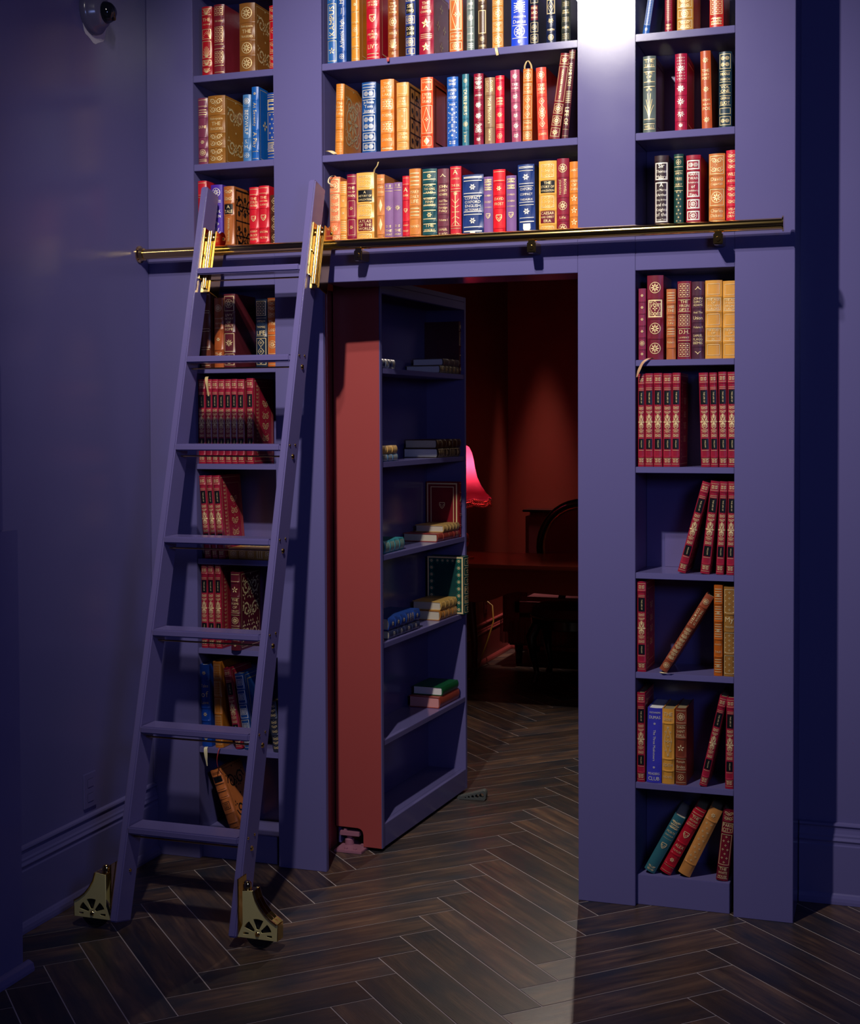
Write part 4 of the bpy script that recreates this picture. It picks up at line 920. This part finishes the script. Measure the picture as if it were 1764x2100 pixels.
for z in RUNG:
    y = yf(z); lb(MB().box(LX1, RX0, y-.006, y+.083, z-.022, z), 'rung', LADDER_P, bevel=.004)
    lb(MB().tube([(LX1, y+.035, z-.040), (RX0, y+.035, z-.040)], .0028, 10), 'tie_rod', BRASS, smooth=True)
    for sx, x in ((1, RX1), (-1, LX0)):
        for dy, dz, r in ((.016, -.004, .0045), (.058, -.004, .0045), (.037, -.040, .0085)):
            prof = [(0, 0), (r, 0), (r*.8, sx*r*.45), (0, sx*r*.55)]
            lb(MB().lathe(prof, (x, y+dy, z+dz), 'x', 14), 'bolt', BRASS, smooth=True)
            if sx > 0 and r > .006: pass
# small screw on the inner face of the far stile, low down
lb(MB().lathe([(0, 0), (.006, 0), (.005, .003), (0, .004)], (LX1, yf(.17)+.045, .17), 'x', 14), 'bolt', BRASS, smooth=True)
# roller guides hooked over the rail, on the +X side of each stile
for x in (LX1, RX1):
    rg = empty('roller_guide', (x-LOX, 0, 0), parent=ld)
    z0 = 2.000; zt = 2.205; y0 = yf(z0)
    def gp(m, name, mat, **k):
        m.v = [(a-0, b-LOY, c) for a, b, c in m.v]; return m.build(name, mat, rg, **k)
    G2 = Matrix(((1, 0, 0), (0, dp.y, tl.y), (0, dp.z, tl.z))).to_4x4(); G2.translation = Vector((0, yf(2.00), 2.00))
    Lg = .205/tl.z
    gp(MB().box(.0005, .0045, .012, STD+.006, .03, Lg, G2), 'mounting_plate', BRASS, bevel=.0015)
    gp(MB().box(.034, .038, .030, STD+.012, -.012, Lg*.97, G2), 'outer_plate', BRASS, bevel=.0015)
    gp(MB().box(.0045, .034, .030, .036, -.012, Lg*.80, G2), 'web', BRASS, bevel=.001)
    for k in (.012, .017): gp(MB().tube([G2 @ Vector((k*1.6-.004, .024, .0)), G2 @ Vector((k*1.6-.004, .024, Lg-.01))], .0045, 10), 'edge_bead', BRASS, smooth=True)
    gp(MB().lathe([(0, 0), (.024, 0), (.020, .006), (.020, .020), (.024, .026), (0, .026)], (.006, RY, RZ+RR+.021), 'x', 24), 'roller', BRASS, smooth=True)
    gp(MB().lathe([(0, 0), (.007, 0), (.006, .004), (0, .005)], (.038, RY, RZ+RR+.021), 'x', 12), 'axle', BRASS, smooth=True)
    for k in (.03, .115): gp(MB().lathe([(0, 0), (.006, 0), (.005, .003), (0, .004)], G2 @ Vector((.0045, .020, k)), 'x', 12), 'screw', BRASS, smooth=True)
# casters at the foot, wheels rolling along the rail direction
def curve_mesh(cu, name):
    t = bpy.data.objects.new('t', cu); COL.objects.link(t); bpy.context.view_layer.update()
    me = bpy.data.meshes.new_from_object(t.evaluated_get(bpy.context.evaluated_depsgraph_get())); me.name = name
    bpy.data.objects.remove(t); return me
def caster(sx, xs):
    c = empty('caster', (xs-LOX, -.70-LOY, 0), parent=ld)
    o = [(.019, .172), (.054, .176)]; q = [(.054, .176), (.062, .150), (.075, .128), (.092, .108), (.110, .094), (.129, .083)]
    out = [(.019, .172)]+q+[(.128, .036), (.002, .036), (.019, .075)]
    wc = (.066, .050)
    cu = bpy.data.curves.new('housing_plate', 'CURVE'); cu.dimensions = '2D'; cu.fill_mode = 'BOTH'; cu.extrude = .0010; cu.bevel_depth = .0006
    def loop(pts):
        s = cu.splines.new('POLY'); s.points.add(len(pts)-1); s.use_cyclic_u = True
        for p, (a, b) in zip(s.points, pts): p.co = (a*sx, b, 0, 1)
    loop(out)
    for a0, a1, r0, r1 in ((-10, 1, .030, .047), (14, 48, .014, .047), (66, 106, .014, .049), (124, 158, .014, .047), (176, 188, .028, .047)):
        A = [math.radians(a0+(a1-a0)*k/6) for k in range(7)]
        loop([(wc[0]+math.cos(a)*r1, wc[1]+math.sin(a)*r1*.92+.000) for a in A]+[(wc[0]+math.cos(a)*r0, wc[1]+math.sin(a)*r0) for a in (A[-1], A[0])])
    cu.materials.append(SATIN)
    hm = curve_mesh(cu, 'housing_plate')
    for yy in (-.016, .018):
        ob = bpy.data.objects.new('housing_plate', hm); COL.objects.link(ob); ob.parent = c; ob.rotation_euler = (math.radians(90), 0, 0); ob.location = (0, yy, 0)
    rim = MB(); R = q+[(.128, .036)]
    for (a, b), (a2, b2) in zip(R, R[1:]):
        dx, dz = a2-a, b2-b; l = math.hypot(dx, dz); nx, nz = dz/l*.003, -dx/l*.003
        rim.prism([(a*sx, b), (a2*sx, b2), ((a2-nx)*sx, b2-nz), ((a-nx)*sx, b-nz)], -.017, .019, 'y')
    rim.build('housing_rim', BRASS, c)
    for yy in (-.0185, .001, .0205): MB().tube([(a*sx, yy, b+.001) for a, b in q], .0030, 8).build('rim_bead', BRASS, c, smooth=True)
    MB().box(min(.019*sx, .054*sx), max(.019*sx, .054*sx), -.017, .019, .170, .176).build('housing_top', BRASS, c, bevel=.001)
    MB().box(min(0, .004*sx), max(0, .004*sx), -.014, .040, .03, .205).build('mounting_plate', BRASS, c, bevel=.001)
    MB().lathe([(0, 0), (.013, 0), (.013, .016), (.008, .022), (0, .022)], (sx*.026, 0, .176), 'z', 14).build('finial', BRASS, c, smooth=True)
    wheel = MB().lathe([(.012, -.010), (.034, -.010), (.036, -.007), (.044, -.008), (.0475, -.003), (.0475, .007), (.044, .012), (.036, .011), (.034, .014), (.012, .014)], (wc[0]*sx, 0, wc[1]), 'y', 36)
    wheel.build('wheel', RUBBER, c, smooth=True)
    MB().lathe([(0, -.0215), (.005, -.0215), (.007, -.0185), (.009, -.0170), (.009, .019), (.006, .023), (0, .023)], (wc[0]*sx, 0, wc[1]), 'y', 16).build('axle', BRASS, c, smooth=True)
caster(1, RX1); caster(-1, LX0)

# ------------------------------------------------------------------ things on the left wall
cc = empty('security_camera', (X0, -.345, 2.893)); tag(cc, 'round domed security camera on the left wall near the corner', 'camera')
MB().lathe([(0, 0), (.074, 0), (.073, .012), (.066, .020), (.060, .024), (.052, .040), (.040, .050), (0, .052)], (0.001, 0, 0), 'x', 40).build('housing', simple('slate_plastic', (.10, .09, .16, 1), .18), cc, smooth=True)
MB().lathe([(.036, .046), (.035, .058), (.029, .072), (.018, .081), (0, .084)], (0, .004, -.004), 'x', 30).build('dome', simple('smoked_dome', (.006, .007, .012, 1), .04), cc, smooth=True)
MB().lathe([(0, 0), (.012, 0), (.010, .010), (0, .010)], (.070, .008, -.022), 'x', 16).build('lens', simple('lens_black', (.004, .004, .004, 1), .05), cc, smooth=True)
pts = [(.074*math.cos(t)*(1+.05*math.sin(5*t))+.012, -.030+.066*math.sin(t)*(1+.06*math.sin(7*t))) for t in [math.pi*2*k/30 for k in range(30)]]
MB().prism(pts, .0003, .0012, 'x').build('bare_plaster_ring', simple('bare_plaster', (.55, .53, .58, 1), .8), cc, label='ring of bare white plaster round the base')
def outlet(name, loc, mat, label):
    o = empty(name, loc); tag(o, label, 'outlet')
    MB().box(.0005, .006, -.036, .036, -.058, .058).build('cover_plate', mat, o, bevel=.002)
    for z in (-.024, .024):
        MB().box(.0055, .0075, -.017, .017, z-.014, z+.014).build('socket', mat, o, bevel=.001)
    return o
outlet('wall_outlet', (X0, -.415, .335), PURPLE, 'violet painted wall outlet behind the ladder foot')
outlet('wall_outlet', (X0, 4.15, .37), RED, 'oxblood wall outlet in the inner room with a yellow cord')

# ------------------------------------------------------------------ inner room
WOOD = simple('mahogany', (.14, .022, .012, 1), .16, bump=.05, bscale=30)
BLACKW = simple('black_lacquer', (.008, .006, .006, 1), .12)
VELVET = simple('red_velvet', (.10, .006, .012, 1), .8)
DKGOLD = simple('antique_gold', (.42, .26, .08, 1), .35, .8)
dk = empty('writing_desk', (-1.55, 3.23, 0)); tag(dk, 'polished mahogany writing desk with curved apron in the inner room', 'desk')
MB().box(-.80, .80, -.35, .35, .735, .76).build('desktop', WOOD, dk, bevel=.006)
ap = [(-.72, .735), (-.72, .60)]+[(-.72+.06*k, .60-.055*math.sin(math.pi*k/6)) for k in range(1, 7)]+[(-.30, .612), (0, .60), (.30, .612)]+[(.36+.06*k, .60-.055*math.sin(math.pi*k/6)) for k in range(0, 6)]+[(.72, .60), (.72, .735)]
MB().prism(ap, -.315, -.295, 'y').build('apron', WOOD, dk, bevel=.002)
MB().prism(ap, .295, .315, 'y').build('apron', WOOD, dk, bevel=.002)
MB().box(-.72, -.70, -.295, .295, .60, .735).build('side_rail', WOOD, dk); MB().box(.70, .72, -.295, .295, .60, .735).build('side_rail', WOOD, dk)
for x in (-.74, .74):
    for y in (-.30, .30):
        sx = 1 if x > 0 else -1; sy = 1 if y > 0 else -1
        MB().tube([(x, y, .735), (x+.02*sx, y+.012*sy, .62), (x+.015*sx, y, .45), (x-.01*sx, y-.01*sy, .22), (x-.006*sx, y, .06), (x+.02*sx, y+.012*sy, .0)], .03, 12, rs=[.036, .042, .028, .019, .017, .026]).build('leg', WOOD, dk, smooth=True)
# oval-backed chair behind the desk
ch = empty('oval_back_chair', (-1.72, 3.92, 0)); tag(ch, 'black oval-backed chair with gold piping behind the desk', 'chair')
oval = [(.265*math.cos(t), .02, .765+.275*math.sin(t)) for t in [2*math.pi*k/40 for k in range(41)]]
MB().tube(oval, .026, 10, cap=False).build('back_frame', BLACKW, ch, smooth=True)
MB().tube([(x*.90, .000, .765+(z-.765)*.90) for x, y, z in oval], .006, 8, cap=False).build('gold_piping', DKGOLD, ch, smooth=True)
bp_ = MB(); bp_.prism([(x*.88, .765+(z-.765)*.88) for x, y, z in oval[:-1]], .004, .05, 'y'); bp_.build('back_pad', VELVET, ch, bevel=.004)
MB().lathe([(0, .455), (.20, .455), (.245, .44), (.255, .405), (.25, .385), (0, .385)], (0, -.20, 0), 'z', 32).build('seat', VELVET, ch, smooth=True)
MB().lathe([(.25, .385), (.262, .375), (.262, .325), (.245, .318), (0, .318)], (0, -.20, 0), 'z', 32).build('seat_rail', BLACKW, ch, smooth=True)
MB().lathe([(.262, .388), (.266, .384), (.262, .380)], (0, -.20, 0), 'z', 32).build('gold_piping', DKGOLD, ch, smooth=True)
for x in (-.20, .20): MB().tube([(x*.55, .02, .52), (x*.7, .01, .42), (x*.8, 0, .34)], .022, 10).build('back_support', BLACKW, ch, smooth=True)
for x, y in ((-.19, -.36), (.19, -.36), (-.19, -.02), (.19, -.02)):
    sx = 1 if x > 0 else -1; sy = 1 if y > -.2 else -1
    MB().tube([(x, y, .34), (x+.03*sx, y+.02*sy, .27), (x+.02*sx, y+.01*sy, .16), (x, y, .06), (x+.015*sx, y+.012*sy, .0)], .02, 10, rs=[.032, .034, .022, .015, .022]).build('leg', BLACKW, ch, smooth=True)
# velvet settee with fringed skirt against the far wall
st = empty('settee', (-1.42, 4.43, 0)); tag(st, 'dark red velvet settee with fringed skirt against the far wall', 'settee')
MB().box(-.83, .83, .12, .26, .30, .935).build('backrest', VELVET, st, bevel=.03)
MB().box(-.80, .80, -.34, .14, .30, .43).build('seat', VELVET, st, bevel=.03)
for x in (-.86, .70): MB().box(x, x+.16, -.34, .14, .16, .62).build('armrest', VELVET, st, bevel=.04)
MB().box(-.82, .82, -.33, .20, .12, .30).build('base', VELVET, st, bevel=.01)
MB().box(-.845, .845, .115, .265, .935, .950).build('top_rail', BLACKW, st, bevel=.005)
for x in (-.76, .76):
    for y in (-.28, .18): MB().lathe([(0, 0), (.02, 0), (.028, .12), (0, .12)], (x, y, 0), 'z', 12).build('leg', BLACKW, st)
FR = simple('red_fringe', (.16, .008, .015, 1), .7)
fr = MB(); random.seed(8)
for k in range(190):
    x = -.86+1.72*k/189; fr.tube([(x, -.352, .29), (x+random.uniform(-.002, .002), -.356, .14+random.uniform(-.006, .006))], .0030, 5)
fo = fr.build('fringe', FR, st); fo['kind'] = 'stuff'
# table lamp with bell shade and bead fringe
lpX, lpY, lz = -2.255, 3.18, .7605
lp = empty('table_lamp', (lpX, lpY, lz)); tag(lp, 'table lamp on the desk with red bell shade and bead fringe', 'lamp')
MB().lathe([(0, 0), (.075, 0), (.075, .008), (.03, .018), (.016, .035), (.022, .05), (.042, .075), (.050, .105), (.042, .135), (.020, .155), (.012, .18), (.010, .30), (0, .30)], (0, 0, 0), 'z', 28).build('base', simple('red_gold_lustre', (.55, .10, .04, 1), .12, .7), lp, smooth=True)
m, N, L, b = new_mat('red_shade_silk'); set_in(b, Base_Color=(.80, .06, .17, 1), Roughness=.45)
tr = N.new('ShaderNodeBsdfTranslucent'); tr.inputs[0].default_value = (.85, .10, .24, 1); ms = N.new('ShaderNodeMixShader'); ms.inputs[0].default_value = .45
L.new(b.outputs[0], ms.inputs[1]); L.new(tr.outputs[0], ms.inputs[2]); L.new(ms.outputs[0], N['Material Output'].inputs[0]); SHADE = m
prof = [(.035, .640), (.048, .632), (.064, .600), (.074, .560), (.082, .510), (.094, .460), (.115, .415), (.146, .380), (.172, .358), (.176, .345)]
seg = 48; sh = MB(); 
for r, h in prof:
    for k in range(seg):
        t = 2*math.pi*k/seg; lob = abs(math.sin(t*4)); rr = r*(1-.05*(1-lob)); hz = h+(.0 if h > .4 else -.012*lob)
        sh.v.append((rr*math.cos(t), rr*math.sin(t), hz))
for i in range(len(prof)-1):
    for k in range(seg): k2 = (k+1) % seg; sh.f.append((i*seg+k, i*seg+k2, (i+1)*seg+k2, (i+1)*seg+k))
sh.build('lamp_shade', SHADE, lp, smooth=True)
BEAD = simple('red_glass_bead', (.75, .12, .10, 1), .08, .3)
bd = MB(); random.seed(4)
for k in range(90):
    t = 2*math.pi*k/90; lob = abs(math.sin(t*4)); r = .172*(1-.05*(1-lob)); z0 = .340-.012*lob
    for q, s in enumerate((.0055, .004, .0065)): bd.lathe([(0, -s), (s*.7, -s*.7), (s, 0), (s*.7, s*.7), (0, s)], (r*math.cos(t), r*math.sin(t), z0-.008-.012*q), 'z', 6)
bo = bd.build('bead_fringe', BEAD, lp, smooth=True); bo['kind'] = 'stuff'
MB().lathe([(.0, 0), (.018, .01), (.024, .04), (.014, .065), (0, .07)], (0, 0, .42), 'z', 16).build('bulb', simple('bulb_glass', (.9, .8, .6, 1), .3), lp, smooth=True)
lamp('table_lamp_bulb', 'POINT', (lpX, lpY, lz+.53), 3, (1, .48, .46), .04)
cd = MB().tube([(X0+.008, 4.16, .385), (X0+.05, 4.14, .36), (X0+.075, 4.08, .27), (X0+.06, 4.0, .16), (X0+.045, 3.92, .07), (X0+.05, 3.84, .022), (X0+.06, 3.7, .008), (X0+.09, 3.5, .006)], .0045, 8).build('power_cord', simple('yellow_cord', (.62, .36, .04, 1), .45), smooth=True)
tag(cd, 'yellow power cord drooping from the inner wall outlet to the floor', 'cord')
# rubber door wedge
dw = empty('door_wedge', (-1.588, 1.03, 0), (0, 0, math.radians(6))); tag(dw, 'dark grey rubber door wedge with round holes under the open door', 'wedge')
cu = bpy.data.curves.new('wedge_body', 'CURVE'); cu.dimensions = '2D'; cu.fill_mode = 'BOTH'; cu.extrude = .018; cu.bevel_depth = .001
def wl(pts):
    s = cu.splines.new('POLY'); s.points.add(len(pts)-1); s.use_cyclic_u = True
    for p, (a, b) in zip(s.points, pts): p.co = (a, b, 0, 1)
wl([(0, .001), (.112, .001), (.118, .008), (.118, .034), (.110, .040), (.0, .006)])
for x, r in ((.034, .0035), (.048, .005), (.064, .0065), (.082, .0085), (.101, .0105)): wl([(x+r*math.cos(2*math.pi*k/14), .003+.0165*x/.1+r*math.sin(2*math.pi*k/14)) for k in range(14)])
cu.materials.append(simple('grey_rubber', (.06, .066, .062, 1), .6))
wo = bpy.data.objects.new('wedge_body', curve_mesh(cu, 'wedge_body')); COL.objects.link(wo); wo.parent = dw; wo.rotation_euler = (math.radians(90), 0, 0)
rb_ = MB()
for k in range(14): x = .012+.007*k; rb_.box(x, x+.0035, -.018, .018, .006+.31*x, .0085+.31*x)
rb_.build('grip_ribs', MATS['grey_rubber'], dw)
